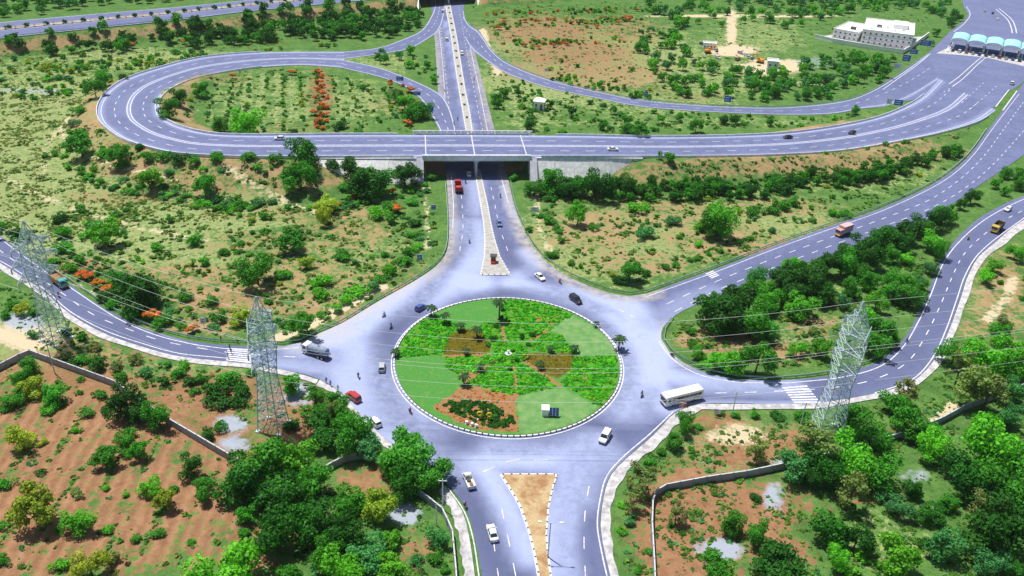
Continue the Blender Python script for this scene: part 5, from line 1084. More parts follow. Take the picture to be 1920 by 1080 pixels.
# ------------------------------------------------------------------ vehicles (front = +x, wheels on z = 0)
def wheel_parts(parent, spots, r=.31, w=.2):
    if (r, w) not in WM:
        a = MB().tube([(0, -w/2, 0), (0, -w*.42, 0), (0, w*.42, 0), (0, w/2, 0)], [r*.9, r, r, r*.9], 14).mesh('wheel', 'tyre', False)
        b = MB().tube([(0, -w*.53, 0), (0, w*.53, 0)], r*.6, 10).mesh('rim', 'chrome'); WM[r, w] = (a, b)
    a, b = WM[r, w]
    for x, y in spots:
        o = link('wheel', a, parent); o.location = (x, y, r); link('rim', b, o)
WM = {}
def ring8(x, w, zb, zt, k=.9):
    h = zt-zb; return [(x, -w*.88, zb), (x, -w, zb+h*.35), (x, -w, zt-h*.16), (x, -w*k, zt), (x, w*k, zt), (x, w, zt-h*.16), (x, w, zb+h*.35), (x, w*.88, zb)]
def panel(a, b, c, d, inset=.1, out=.012):
    """a quad pane slightly proud of the face it sits on"""
    P = [Vector(q) for q in (a, b, c, d)]; m = sum(P, Vector())/4; n = (P[1]-P[0]).cross(P[2]-P[0]).normalized()
    Q = [p+(m-p)*inset for p in P]; return MB().add([q-n*.01 for q in Q]+[q+n*out for q in Q], [(0, 3, 2, 1), (4, 5, 6, 7)]+[(i, (i+1) % 4, 4+(i+1) % 4, 4+i) for i in range(4)])
def greenhouse(root, bx0, bx1, tx0, tx1, zb, zt, wb, wt, split=True):
    lo = [(bx0, -wb, zb), (bx1, -wb, zb), (bx1, wb, zb), (bx0, wb, zb)]; hi = [(tx0, -wt, zt), (tx1, -wt, zt), (tx1, wt, zt), (tx0, wt, zt)]
    mb = MB(); mb.add(lo+hi, [(0, 3, 2, 1), (4, 5, 6, 7)]+[(i, (i+1) % 4, 4+(i+1) % 4, 4+i) for i in range(4)]); mb.build('roof', 'paint', root)
    panel(lo[1], lo[2], hi[2], hi[1], .08).build('windscreen', 'glass', root); panel(lo[3], lo[0], hi[0], hi[3], .1).build('rear_window', 'glass', root)
    for a, b in ((0, 1), (2, 3)):
        A, B, C_, D = (Vector(q) for q in (lo[a], lo[b], hi[b], hi[a])); m0, m1 = (A+B)/2, (C_+D)/2
        panel(A, m0, m1, D, .12).build('side_window', 'glass', root); panel(m0, B, C_, m1, .12).build('side_window', 'glass', root)
def lights(root, xf, xr, w, z):
    for s in (-1, 1):
        MB().box((xf, s*w, z), (.08, .32, .16)).build('headlight', 'lamp_white', root); MB().box((xr, s*w, z+.08), (.08, .26, .2)).build('tail_light', 'lamp_red', root)
def proto_car(kind):
    r = empty('car')
    if kind == 'sedan':
        L, W, st = 2.15, .84, [(-2.15,.84,.30,.74),(-2.05,.95,.22,.9),(-1.35,1,.2,.97),(.95,1,.2,.96),(1.2,1,.2,.92),(1.95,.94,.2,.80),(2.15,.82,.28,.62)]; gh = (-1.55, 1.05, -.95, .30, .94, 1.45, .76, .60)
    elif kind == 'hatch':
        L, W, st = 1.85, .82, [(-1.85,.86,.30,.86),(-1.78,.95,.22,.98),(-1.2,1,.2,1.0),(.8,1,.2,.99),(1.05,1,.2,.95),(1.7,.94,.2,.84),(1.85,.82,.28,.64)]; gh = (-1.76, .98, -1.45, .28, .97, 1.52, .76, .62)
    else:   # suv / people carrier
        L, W, st = 2.2, .9, [(-2.2,.9,.38,.98),(-2.12,.97,.3,1.12),(-1.4,1,.28,1.14),(1.0,1,.28,1.13),(1.2,1,.28,1.08),(2.05,.95,.28,.98),(2.2,.85,.36,.74)]; gh = (-2.1, 1.15, -1.95, .55, 1.1, 1.78, .84, .74)
    MB().loft([ring8(x, W*k, a, b) for x, k, a, b in st]).build('body', 'paint', r)
    greenhouse(r, *gh); lights(r, L-.04, -L+.04, W*.66, .66 if kind != 'suv' else .85)
    wheel_parts(r, [(x, s*(W-.08)) for x in (-L*.6, L*.62) for s in (-1, 1)], .31 if kind != 'suv' else .36)
    for s in (-1, 1): MB().box((.75, s*(W+.08), 1.0), (.12, .18, .12)).build('mirror', 'paint', r)
    MB().box((L+.0, 0, .42), (.1, W*1.5, .2)).build('bumper', 'black_paint', r)
    return r
def cab(root, x0, x1, w, z0, z1, name='cab'):
    rings = [[(x0, -w, z0), (x0, w, z0), (x0, w, z1), (x0, -w, z1)], [(x1-.35, -w, z0), (x1-.35, w, z0), (x1-.35, w*.97, z1), (x1-.35, -w*.97, z1)], [(x1, -w*.95, z0), (x1, w*.95, z0), (x1-.12, w*.9, z1-.25), (x1-.12, -w*.9, z1-.25)]]
    c = MB().loft(rings).build(name, 'paint', root); zm = z0+(z1-z0)*.45
    panel((x1-.03, -w*.9, zm), (x1-.03, w*.9, zm), (x1-.12, w*.85, z1-.3), (x1-.12, -w*.85, z1-.3), .06, .03).build('windscreen', 'glass', root)
    for s in (-1, 1):
        q = [(x0+.25, s*w, zm), (x1-.4, s*w, zm), (x1-.4, s*w*.98, z1-.25), (x0+.25, s*w*.99, z1-.25)]
        panel(*(q if s < 0 else q[::-1]), .08, .02).build('side_window', 'glass', root)
    for s in (-1, 1): MB().box((x1+.02, s*w*.72, z0+.35), (.08, .3, .2)).build('headlight', 'lamp_white', root)
    MB().box((x1+.05, 0, z0+.05), (.12, w*1.9, .26)).build('bumper', 'yellow_paint', root)
def proto_truck(kind, L=7.4, W=1.2):
    r = empty('truck'); x1 = L/2; xc = x1-1.75; zc = 1.0
    MB().box((-.3, 0, .85), (L-.9, .9, .28)).build('chassis', 'black_paint', r); cab(r, xc, x1, W*.95, .7, 2.75)
    wheel_parts(r, [(x1-1.05, s*(W-.18)) for s in (-1, 1)]+[(x, s*(W-.18)) for x in (-L/2+1.1, -L/2+2.25) for s in (-1, 1)], .48, .34)
    xb0, xb1 = -L/2, xc-.15; xm, lx = (xb0+xb1)/2, xb1-xb0
    if kind in ('tipper', 'loaded', 'open'):
        h = 1.35; mb = MB(); mb.box((xm, 0, 1.12), (lx, W*2, .16)); mb.build('bed_floor', 'matte', r)
        for s in (-1, 1): MB().box((xm, s*(W-.05), 1.2+h/2), (lx, .1, h)).build('bed_side', 'matte', r)
        MB().box((xb1-.05, 0, 1.2+h*.6), (.1, W*2-.22, h*1.2)).build('bed_front', 'matte', r); MB().box((xb0+.05, 0, 1.2+h/2), (.1, W*2-.22, h)).build('tailgate', 'matte', r)
        if kind != 'open':
            mb = MB(); g = np.random.default_rng(3); n = 9
            V = [(xb0+.15+(lx-.3)*i/n, -W+.15+(2*W-.3)*j/6, 1.9+(.55 if kind == 'loaded' else .2)*math.sin(math.pi*i/n)*math.sin(math.pi*j/6)+g.uniform(-.05, .05)) for i in range(n+1) for j in range(7)]
            mb.add(V, [(i*7+j, i*7+j+1, i*7+j+8, i*7+j+7) for i in range(n) for j in range(6)]); mb.build('load', 'cargo', r, True)
    elif kind == 'box':
        MB().box((xm, 0, 2.35), (lx, W*2, 2.5)).build('cargo_box', 'matte', r)
        for k in range(5): 
            for s in (-1, 1): MB().box((xb0+.3+(lx-.6)*k/4, s*(W+.02), 2.35), (.1, .06, 2.4)).build('box_rib', 'matte', r)
    elif kind == 'tank':
        pts = [(xb0+.1, 0, 2.05), (xb0+.25, 0, 2.05), (xb1-.25, 0, 2.05), (xb1-.1, 0, 2.05)]; mb = MB(); mb.tube(pts, [.9, 1.05, 1.05, .9], 16); o = mb.build('tank', 'matte', r, True)
        for x in (xb0+lx*.25, xb0+lx*.5, xb0+lx*.75): MB().tube([(x-.05, 0, 2.05), (x+.05, 0, 2.05)], 1.09, 16).build('tank_band', 'chrome', r)
        MB().tube([(xm, 0, 3.05), (xm, 0, 3.3)], .3, 10).build('hatch', 'chrome', r)
        for s in (-1, 1): MB().box((xm, s*1.0, 1.15), (lx, .3, .3)).build('side_locker', 'black_paint', r)
    for s in (-1, 1): MB().box((xb0-.02, s*W*.7, 1.0), (.06, .3, .2)).build('tail_light', 'lamp_red', r)
    return r
def proto_pickup():
    r = empty('pickup'); W = .84
    MB().loft([ring8(x, W*k, a, b) for x, k, a, b in [(-2.4,.92,.4,.72),(-2.35,1,.35,.78),(.45,1,.35,.8),(.5,1,.35,1.05),(1.75,.98,.35,.98),(2.3,.9,.4,.78)]]).build('body', 'paint', r)
    greenhouse(r, .42, 1.75, .5, 1.2, 1.02, 1.72, .78, .68)
    for s in (-1, 1): MB().box((-.98, s*(W-.04), .98), (2.8, .07, .42)).build('bed_side', 'paint', r)
    MB().box((-2.37, 0, .98), (.07, W*2-.15, .42)).build('tailgate', 'paint', r); MB().box((.40, 0, 1.2), (.07, W*2-.15, .85)).build('bed_front', 'paint', r)
    MB().box((-.2, .1, .98), (.9, .8, .35)).build('load', 'black_paint', r); MB().box((-1.4, -.1, .92), (1.0, .7, .25)).build('load', 'cargo', r)
    lights(r, 2.28, -2.38, W*.7, .68); wheel_parts(r, [(x, s*(W-.1)) for x in (-1.45, 1.5) for s in (-1, 1)], .34); return r
def proto_bus(L=10.4, W=1.25, H=3.1):
    r = empty('bus')
    def rg(x, k, z0=.4, z1=H): return [(x, -W*k*.96, z0), (x, -W*k, z0+.5), (x, -W*k, z1-.16), (x, -W*k*.95, z1-.03), (x, 0, z1), (x, W*k*.95, z1-.03), (x, W*k, z1-.16), (x, W*k, z0+.5), (x, W*k*.96, z0)]
    MB().loft([rg(-L/2, .95, .5, H-.1), rg(-L/2+.15, 1), rg(L/2-.4, 1), rg(L/2-.08, .98, .42, H-.12), rg(L/2, .93, .5, H-.45)]).build('body', 'paint', r)
    n = 7; x0, x1 = -L/2+.5, L/2-1.6
    for s in (-1, 1):
        for k in range(n):
            a, b = x0+(x1-x0)*k/n+.04, x0+(x1-x0)*(k+1)/n-.04
            MB().box(((a+b)/2, s*(W+.005), 2.12), (b-a, .03, .78)).build('side_window', 'glass', r)
        MB().box((0, s*(W+.008), 1.25), (L*.82, .02, .12)).build('stripe', 'sign_blue', r)
        MB().box((L/2+.05, s*1.25, 2.3), (.14, .16, .4)).build('mirror', 'black_paint', r); MB().box((L/2+.0, s*.85, .85), (.1, .36, .2)).build('headlight', 'lamp_white', r); MB().box((-L/2, s*.9, 1.0), (.1, .26, .4)).build('tail_light', 'lamp_red', r)
    MB().box((L/2-1.1, -W-.006, 1.5), (.8, .03, 2.0)).build('door', 'glass', r); MB().box((L/2-1.0, W+.006, 2.1), (.8, .03, .8)).build('driver_window', 'glass', r)
    panel((L/2-.01, -W*.92, 1.35), (L/2-.01, W*.92, 1.35), (L/2-.03, W*.86, H-.55), (L/2-.03, -W*.86, H-.55), .03, .04).build('windscreen', 'glass', r); MB().box((-L/2-.01, 0, 2.2), (.05, 1.9, .7)).build('rear_window', 'glass', r)
    for x in (-2.6, 1.6): MB().box((x, 0, H+.04), (.9, .8, .1)).build('roof_hatch', 'paint', r)
    MB().box((L/2+.03, 0, .55), (.12, W*1.9, .3)).build('bumper', 'black_paint', r); wheel_parts(r, [(x, s*(W-.2)) for x in (-L/2+2.6, L/2-2.3) for s in (-1, 1)], .5, .36); return r
def proto_auto():
    r = empty('auto_rickshaw')
    MB().loft([ring8(-1.3, .62, .3, .95), ring8(-1.2, .68, .25, 1.0), ring8(.5, .66, .25, .95), ring8(1.0, .5, .3, .9), ring8(1.35, .28, .4, .7)]).build('body', 'paint', r)
    MB().loft([[(-1.25, -.64, 1.0), (-1.25, .64, 1.0), (-1.2, .55, 1.68), (-1.2, -.55, 1.68)], [(-.9, -.64, 1.62), (-.9, .64, 1.62), (-.9, .55, 1.76), (-.9, -.55, 1.76)], [(.45, -.62, 1.6), (.45, .62, 1.6), (.42, .52, 1.74), (.42, -.52, 1.74)], [(.62, -.56, 1.5), (.62, .56, 1.5), (.6, .5, 1.6), (.6, -.5, 1.6)]]).build('hood', 'matte', r)
    panel((.95, -.45, .92), (.95, .45, .92), (.62, .48, 1.52), (.62, -.48, 1.52), .05, .02).build('windscreen', 'glass', r)
    for s in (-1, 1): MB().bar((-.2, s*.6, .95), (-.2, s*.56, 1.65), .06).build('pillar', 'black_paint', r)
    MB().box((-.7, 0, .85), (.6, 1.1, .3)).build('seat', 'black_paint', r); MB().box((1.33, 0, .68), (.06, .2, .2)).build('headlight', 'lamp_white', r)
    wheel_parts(r, [(-.85, -.55), (-.85, .55), (1.15, 0)], .24, .14); return r
def proto_moto():
    r = empty('motorcycle'); wheel_parts(r, [(-.62, 0), (.64, 0)], .30, .12)
    MB().loft([[(x, -w, a), (x, w, a), (x, w*.7, b), (x, -w*.7, b)] for x, w, a, b in ((-.75, .07, .62, .72), (-.4, .12, .45, .78), (-.1, .14, .32, .78), (.15, .15, .32, .95), (.4, .1, .55, .92))]).build('body', 'paint', r)
    MB().loft([[(x, -w, .74), (x, w, .74), (x, w*.8, z), (x, -w*.8, z)] for x, w, z in ((-.78, .1, .84), (-.35, .14, .82), (.05, .12, .84))]).build('seat', 'black_paint', r)
    mb = MB(); mb.bar((.64, 0, .3), (.42, 0, 1.0), .08); mb.build('fork', 'chrome', r); MB().tube([(.38, -.36, 1.06), (.45, -.12, 1.0), (.45, .12, 1.0), (.38, .36, 1.06)], .025, 5).build('handlebar', 'black_paint', r)
    MB().box((.52, 0, .92), (.12, .18, .18)).build('headlight', 'lamp_white', r); MB().tube([(-.7, -.14, .35), (.1, -.13, .3)], .05, 6).build('exhaust', 'chrome', r); MB().box((-.85, 0, .7), (.05, .14, .1)).build('tail_light', 'lamp_red', r); return r
# people: one continuous skinned body, shared
def skin_body(name, joints, edges, rad):
    me = bpy.data.meshes.new(name); me.from_pydata(joints, edges, []); o = bpy.data.objects.new(name, me); COL.objects.link(o)
    md = o.modifiers.new('s', 'SKIN'); md.use_smooth_shade = True
    for i, q in enumerate(me.skin_vertices[0].data): q.radius = (rad[i], rad[i]); q.use_root = (i == 0)
    o.modifiers.new('d', 'SUBSURF').levels = 1
    dg = bpy.context.evaluated_depsgraph_get(); m2 = bpy.data.meshes.new_from_object(o.evaluated_get(dg)); m2.name = name
    bpy.data.objects.remove(o); bpy.data.meshes.remove(me); return m2
def arms_hands(J, E, Rd, sh, el, wr, side):
    i = len(J); J += [sh, el, wr]; E += [(2, i), (i, i+1), (i+1, i+2)]; Rd += [.065, .045, .032]
    d = (Vector(wr)-Vector(el)).normalized(); lat = Vector((0, 0, 1)).cross(d); lat = lat.normalized() if lat.length > .1 else Vector((1, 0, 0))
    palm = Vector(wr)+d*.07; J.append(tuple(palm)); E.append((i+2, i+3)); Rd.append(.034)
    for k, ln in zip((-1.5, -.5, .5, 1.5), (.06, .075, .08, .07)):
        b = len(J); J += [tuple(palm+d*.03+lat*k*.019), tuple(palm+d*(.03+ln*.6)+lat*k*.02+Vector((0, 0, -.012))), tuple(palm+d*(.03+ln)+lat*k*.019+Vector((0, 0, -.03)))]; E += [(i+3, b), (b, b+1), (b+1, b+2)]; Rd += [.010, .009, .008]
    b = len(J); J += [tuple(palm+lat*(-.035*side)+d*.0), tuple(palm+lat*(-.06*side)+d*.03)]; E += [(i+3, b), (b, b+1)]; Rd += [.011, .009]
def paint_body(me, rules):
    for m in ('skin', 'cloth', 'trousers', 'black_paint'): me.materials.append(MAT[m])
    for p in me.polygons: p.material_index = rules(p.center)
    return me
def stand_body():
    J = [(0, 0, .95), (0, 0, 1.18), (.01, 0, 1.42), (.02, 0, 1.52), (.04, 0, 1.62), (.04, 0, 1.70)]; E = [(0, 1), (1, 2), (2, 3), (3, 4), (4, 5)]; Rd = [.14, .125, .13, .055, .088, .075]
    for s, fw in ((-1, .14), (1, -.12)):
        i = len(J); J += [(0, s*.1, .88), (fw*.6, s*.1, .50), (fw, s*.1, .09), (fw+.13, s*.11, .04)]; E += [(0, i), (i, i+1), (i+1, i+2), (i+2, i+3)]; Rd += [.095, .065, .045, .035]
        arms_hands(J, E, Rd, (0, s*.19, 1.40), (-fw*.4, s*.24, 1.12), (.06-fw*.6, s*.23, .88), s)
    return paint_body(skin_body('person', J, E, Rd), lambda c: 3 if c.z < .09 else 2 if c.z < .95 else 0 if (c.z > 1.49 or (abs(c.y) > .17 and c.z < 1.14)) else 1)
def ride_body():
    J = [(-.28, 0, .93), (-.22, 0, 1.15), (-.14, 0, 1.36), (-.11, 0, 1.46), (-.08, 0, 1.56), (-.07, 0, 1.64)]; E = [(0, 1), (1, 2), (2, 3), (3, 4), (4, 5)]; Rd = [.14, .125, .13, .055, .09, .08]
    for s in (-1, 1):
        i = len(J); J += [(-.2, s*.13, .90), (.16, s*.22, .78), (-.02, s*.2, .36), (.12, s*.21, .30)]; E += [(0, i), (i, i+1), (i+1, i+2), (i+2, i+3)]; Rd += [.095, .07, .046, .036]
        arms_hands(J, E, Rd, (-.13, s*.19, 1.34), (.08, s*.27, 1.14), (.30, s*.27, 1.08), s)
    return paint_body(skin_body('person', J, E, Rd), lambda c: 3 if c.z < .34 else 0 if (c.z > 1.44 or (c.x > .2 and c.z > .95)) else 2 if c.z < .93 else 1)
STAND, RIDE = stand_body(), ride_body()
def face_bits(parent, hx, hz):
    """hair cap and facial features, small at this distance"""
    g = [MB() for _ in range(3)]
    rg = []
    for z, r, dx in ((-.02, .098, -.022), (.04, .10, -.02), (.085, .075, -.012), (.105, .03, -.01)):
        rg.append([(hx+dx+r*math.cos(a)*(1.0 if math.cos(a) < .3 else .62), r*.92*math.sin(a), hz+z) for a in np.linspace(0, 2*math.pi, 10, endpoint=False)])
    g[0].loft(rg).build('hair', 'hair', parent, True)
    for s in (-1, 1):
        MB().box((hx+.085, s*.032, hz-.01), (.014, .02, .012)).build('eye', 'black_paint', parent); MB().box((hx, s*.09, hz-.02), (.03, .02, .05)).build('ear', 'skin', parent)
    MB().box((hx+.098, 0, hz-.035), (.03, .022, .04), 0, .6).build('nose', 'skin', parent); MB().box((hx+.086, 0, hz-.072), (.012, .04, .01)).build('mouth', 'lamp_red', parent)
def proto_person(me, hx, hz):
    o = link('person', me); face_bits(o, hx, hz); return o
PR = {'sedan': proto_car('sedan'), 'hatch': proto_car('hatch'), 'suv': proto_car('suv'), 'pickup': proto_pickup(), 'bus': proto_bus(), 'auto': proto_auto(), 'moto': proto_moto()}
for k in ('loaded', 'tipper', 'open', 'box', 'tank'): PR[k] = proto_truck(k, 6.6 if k == 'box' else 7.4)
PR['stand'] = proto_person(STAND, .045, 1.66); PR['ride'] = proto_person(RIDE, -.07, 1.60)
note_children()
USED = set()
def put(kind, x, y, hx, hy, color, label, cat, group=None, z=None, parts=None, name=None, seat=None):
    """vehicle at pixel (x, y) heading for pixel (hx, hy), standing on the road at height z"""
    z = JZ+.004 if z is None else z
    P = px(x, y, z); Q = px(hx, hy, z); a = math.atan2(Q[1]-P[1], Q[0]-P[0])
    o = copy_tree(PR[kind], None, color); o.location = P; o.rotation_euler = (0, 0, a)
    if name: o.name = name
    for ch in o.children:
        for key, c in (parts or {}).items():
            if ch.name.startswith(key): ch.color = (*c, 1)
    return tag(o, label, cat, group)
WHT, BLK, BLU, RED, SLV = (.82, .83, .84), (.02, .02, .025), (.05, .09, .35), (.45, .03, .03), (.45, .47, .5)
CG = 'cars on the roads'; TG = 'trucks on the roads'
put('sedan', 923, 1003, 912, 965, WHT, 'white sedan on the bottom approach road below the pickup', 'car', CG)
put('pickup', 879, 905, 862, 865, (.75, .77, .74), 'white pickup with a loaded bed entering the roundabout from the bottom', 'pickup')
put('suv', 1134, 823, 1112, 860, WHT, 'white people carrier leaving the roundabout at lower right', 'car', CG)
put('bus', 1277, 752, 1237, 762, (.84, .84, .82), 'white bus with dark windows entering from the right', 'bus')
put('hatch', 704, 795, 672, 760, WHT, 'white hatchback beside the footway at lower left of the roundabout', 'car', CG)
put('suv', 663, 748, 640, 730, RED, 'red people carrier beside the footway left of the roundabout', 'car', CG)
put('hatch', 716, 692, 717, 660, SLV, 'silver hatchback on the left side of the roundabout', 'car', CG)
put('hatch', 789, 580, 812, 566, BLU, 'dark blue hatchback at the upper left of the roundabout', 'car', CG)
put('sedan', 1012, 522, 1030, 537, WHT, 'white sedan coming off the main road towards the roundabout', 'car', CG)
put('suv', 1079, 565, 1100, 580, BLK, 'black car at the upper right of the roundabout', 'car', CG)
put('hatch', 936, 422, 942, 445, (.12, .2, .45), 'blue hatchback on the main road below the flyover', 'car', CG)
put('tank', 593, 666, 565, 656, WHT, 'white tanker truck with a grey blue tank leaving to the left', 'truck', TG, parts={'tank': (.25, .32, .45)})
put('loaded', 112, 533, 128, 545, (.06, .38, .36), 'teal truck with an orange load on the left road', 'truck', TG, parts={'bed': (.55, .3, .05), 'tailgate': (.1, .3, .2)})
put('box', 1580, 440, 1560, 447, (.62, .34, .30), 'pink box truck on the three lane ramp', 'truck', TG, parts={'cargo': (.60, .40, .42), 'box': (.6, .38, .4)})
put('open', 1868, 432, 1852, 446, (.60, .42, .04), 'yellow tipper truck on the far right road', 'truck', TG, parts={'bed': (.07, .05, .04), 'tailgate': (.35, .28, .05)})
put('open', 859, 356, 856, 335, (.42, .04, .04), 'red open truck driving under the flyover', 'truck', TG, parts={'bed': (.4, .06, .06), 'tailgate': (.45, .05, .05)})
put('hatch', 879, 329, 877, 315, WHT, 'white hatchback under the flyover beside the pier', 'car', CG)
put('hatch', 1889, 395, 1872, 405, WHT, 'white hatchback behind the yellow tipper truck', 'car', CG)
put('hatch', 524, 262, 500, 262, WHT, 'white hatchback on the flyover left of the bridge', 'car', CG, z=8.01)
put('sedan', 1149, 282, 1180, 282, WHT, 'white sedan on the near lane of the flyover right of the bridge', 'car', CG, z=7.55)
put('sedan', 1477, 259, 1440, 262, BLK, 'black sedan on the far lane of the flyover, left one', 'car', CG, z=4.05)
put('hatch', 1597, 251, 1570, 256, BLK, 'black hatchback on the flyover curve, right one', 'car', CG, z=2.62)
put('suv', 1897, 158, 1920, 130, WHT, 'white people carrier near the toll gore at the right edge', 'car', CG, z=.2)
put('suv', 830, 23, 829, 10, WHT, 'white car just below the far highway bridge', 'car', CG)
put('suv', 838, 76, 836, 60, WHT, 'white van on the far left carriageway of the main road', 'car', CG)
put('suv', 866, 102, 869, 115, WHT, 'white van on the far right carriageway of the main road', 'car', CG)
put('hatch', 1846, 22, 1850, 12, WHT, 'white car beyond the toll plaza, left one', 'car', CG, z=.12)
put('hatch', 1861, 26, 1865, 16, BLK, 'black car beyond the toll plaza', 'car', CG, z=.12)
put('hatch', 1870, 37, 1866, 50, WHT, 'white car beyond the toll plaza, nearer one', 'car', CG, z=.12)
for x, y, c, lab in ((1388,101,(.3,.35,.45),'grey car parked on the dirt yard, back one'),(1400,105,(.75,.75,.76),'white car parked on the dirt yard, middle one'),(1410,111,(.6,.62,.66),'silver car parked on the dirt yard, front one'),(1383,113,(.4,.12,.1),'red car parked on the dirt yard'),(1346,110,(.7,.72,.74),'pale car parked left of the dirt track'),(1316,84,(.06,.07,.25),'dark blue car parked behind the white shed')):
    put('suv' if x % 2 else 'hatch', x, y, x+10, y+(x % 3)*3-3, c, lab, 'car', CG, z=.0)
for i in range(11):
    x, y = 1786+i*12.5, 96+i*1.9
    put(('hatch', 'suv', 'sedan')[i % 3], x, y, x+6, y-9, (BLK, WHT, (.25, .03, .03), SLV, BLU)[i % 5], f'car queueing in the toll lanes, {ORD[i]} from left', 'car', 'cars queueing at the toll plaza', z=.145)
SHIRTS = [(.5, .05, .05), (.75, .75, .72), (.08, .15, .4), (.03, .03, .04), (.35, .1, .3), (.1, .3, .2), (.6, .5, .2)]
MG = 'motorcycles on the roads'; RG = 'riders on motorcycles'
MO = [(111,557,128,572,'on the left road beside the teal truck'),(720,593,705,608,'at the upper left of the roundabout, back one'),(733,615,722,632,'at the upper left of the roundabout, front one'),(672,708,665,690,'left of the silver hatchback'),(769,774,758,758,'at the lower left of the island kerb'),(1203,743,1195,760,'on the right of the roundabout near the bus'),(1260,668,1245,655,'by the guard rail left of the wooded island'),(1050,531,1065,545,'by the guard rail above the black car'),(880,455,882,440,'on the main road left of the median'),(938,370,942,392,'on the main road right of the median'),(873,344,872,330,'beside the red truck'),(872,951,862,930,'on the edge of the bottom approach road'),(1700,641,1715,620,'on the inner edge of the right road'),(1815,449,1826,440,'on the upper bend of the right road'),(889,150,891,165,'on the far right carriageway of the main road'),(834,172,833,160,'at the slip road nose beyond the flyover'),(858,225,857,215,'just beyond the flyover, upper one'),(851,234,850,224,'just beyond the flyover, lower one'),(1815,243,1800,248,'on the flyover near its right end')]
for i, (x, y, hx, hy, lab) in enumerate(MO):
    z = .9 if x == 1815 and y == 243 else None
    m = put('moto', x, y, hx, hy, [(.02, .02, .025), (.25, .02, .02), (.03, .04, .12)][i % 3], 'dark motorcycle '+lab, 'motorcycle', MG, z=z)
    q = put('ride', x, y, hx, hy, SHIRTS[i % 7], 'seated rider of the motorcycle '+lab, 'person', RG, z=z)
PEO = [(431,656,470,660,'crossing the zebra on the left road, farthest of three'),(434,663,470,668,'crossing the zebra on the left road, middle of three'),(428,672,470,676,'crossing the zebra on the left road, nearest of three'),(612,718,640,735,'standing on the footway above the red car, left one'),(620,724,640,735,'standing on the footway above the red car, middle one'),(634,733,640,720,'standing on the footway above the red car, right one'),(1281,764,1260,750,'standing by the footway beside the bus, left one'),(1286,763,1260,750,'standing by the footway beside the bus, right one'),(415,640,400,650,'standing at the guard rail above the left road, left one'),(446,643,400,650,'standing at the guard rail above the left road, right one')]
for i, (x, y, hx, hy, lab) in enumerate(PEO):
    put('stand', x, y, hx, hy, (SHIRTS[3] if i < 3 else SHIRTS[(i*3) % 7]), 'person '+lab, 'person', 'people on foot', z=.2 if i in (3, 4, 5) else None)
for o in PR.values():
    for ch in list(kids(o)):
        for c2 in list(kids(ch)): bpy.data.objects.remove(c2)
        bpy.data.objects.remove(ch)
    bpy.data.objects.remove(o)
# ------------------------------------------------------------------ transmission towers and wires
LINE_DIR = {}
def pylon(base, height_m, line_dir, label, wide=1.0):
    P = px(*base); root = empty('lattice_tower', (P[0], P[1], 0)); tag(root, label, 'pylon', 'lattice transmission towers')
    d = Vector((line_dir[0], line_dir[1], 0)).normalized(); n = Vector((-d.y, d.x, 0)); H = height_m
    def half(z):                      # half width of the square body
        f = z/H; return float(np.interp(f, [0, .42, .58, .82, .9, 1.0], [2.5, 1.5, 1.9, 1.75, 1.0, .08]))*wide
    def corner(i, z): h = half(z); return (d*(1 if i in (0, 1) else -1)+n*(1 if i in (1, 2) else -1))*h+Vector((0, 0, z))
    lev = [0, .085, .17, .25, .325, .395, .46, .52, .575, .63, .685, .74, .80, .86, .93, 1.0]; lev = [H*q for q in lev]
    for i in range(4):
        mb = MB()
        for a, b in zip(lev[:-1], lev[1:]): mb.bar(corner(i, a), corner(i, b), .19)
        mb.box(tuple(corner(i, 0)), (.8, .8, .5)); mb.build('leg', 'galvanised', root)
        j = (i+1) % 4; mb = MB()
        for a, b in zip(lev[:-1], lev[1:]):
            mb.bar(corner(i, a), corner(j, b), .115); mb.bar(corner(j, a), corner(i, b), .115); mb.bar(corner(i, b), corner(j, b), .1)
            if b < H*.5:      # secondary bracing
                m = (corner(i, a)+corner(j, b))/2; mb.bar(m, (corner(i, a)+corner(i, b))/2, .055); mb.bar(m, (corner(j, a)+corner(j, b))/2, .055)
        mb.build('bracing', 'galvanised', root)['kind'] = 'stuff'
    att = []
    for zf, L in ((.56, 5.4), (.69, 6.0), (.81, 5.0)):
        for s in (-1, 1):
            z = H*zf; h = half(z); tip = n*s*L+Vector((0, 0, z+.3)); mb = MB()
            A = [d*h+n*s*h+Vector((0, 0, z)), -d*h+n*s*h+Vector((0, 0, z)), d*h+n*s*h+Vector((0, 0, z+1.9)), -d*h+n*s*h+Vector((0, 0, z+1.9))]
            for q in A: mb.bar(q, tip, .14)
            for t_ in (.25, .5, .75):
                Q = [q+(tip-q)*t_ for q in A]
                for a, b in ((0, 1), (1, 3), (3, 2), (2, 0), (0, 3)): mb.bar(Q[a], Q[b], .09)
            for t0, t1 in ((0, .25), (.25, .5), (.5, .75)):
                for a, b in ((0, 2), (1, 3), (2, 0), (3, 1)): mb.bar(A[a]+(tip-A[a])*t0, A[b]+(tip-A[b])*t1, .08)
            arm = mb.build('crossarm', 'galvanised', root)
            ins = MB(); ins.tube([tip, tip+Vector((0, 0, -1.6))], .1, 6)
            for k in range(6): ins.tube([tip+Vector((0, 0, -.25-k*.22)), tip+Vector((0, 0, -.33-k*.22))], .2, 8)
            ins.build('insulator', 'kerb_white', arm); att.append(Vector((P[0], P[1], 0))+tip+Vector((0, 0, -1.6)))
    att.append(Vector((P[0], P[1], H))); return root, att
pb = [(106,636), (513,800), (1547,812)]
W_ = [px(*q) for q in pb]
def dirn(a, b): v = (b-a)[:2]; return v/np.linalg.norm(v)
d01, d12 = dirn(W_[0], W_[1]), dirn(W_[1], W_[2])
T1 = pylon(pb[0], 33, d01, 'lattice tower at the left edge beside the left road')
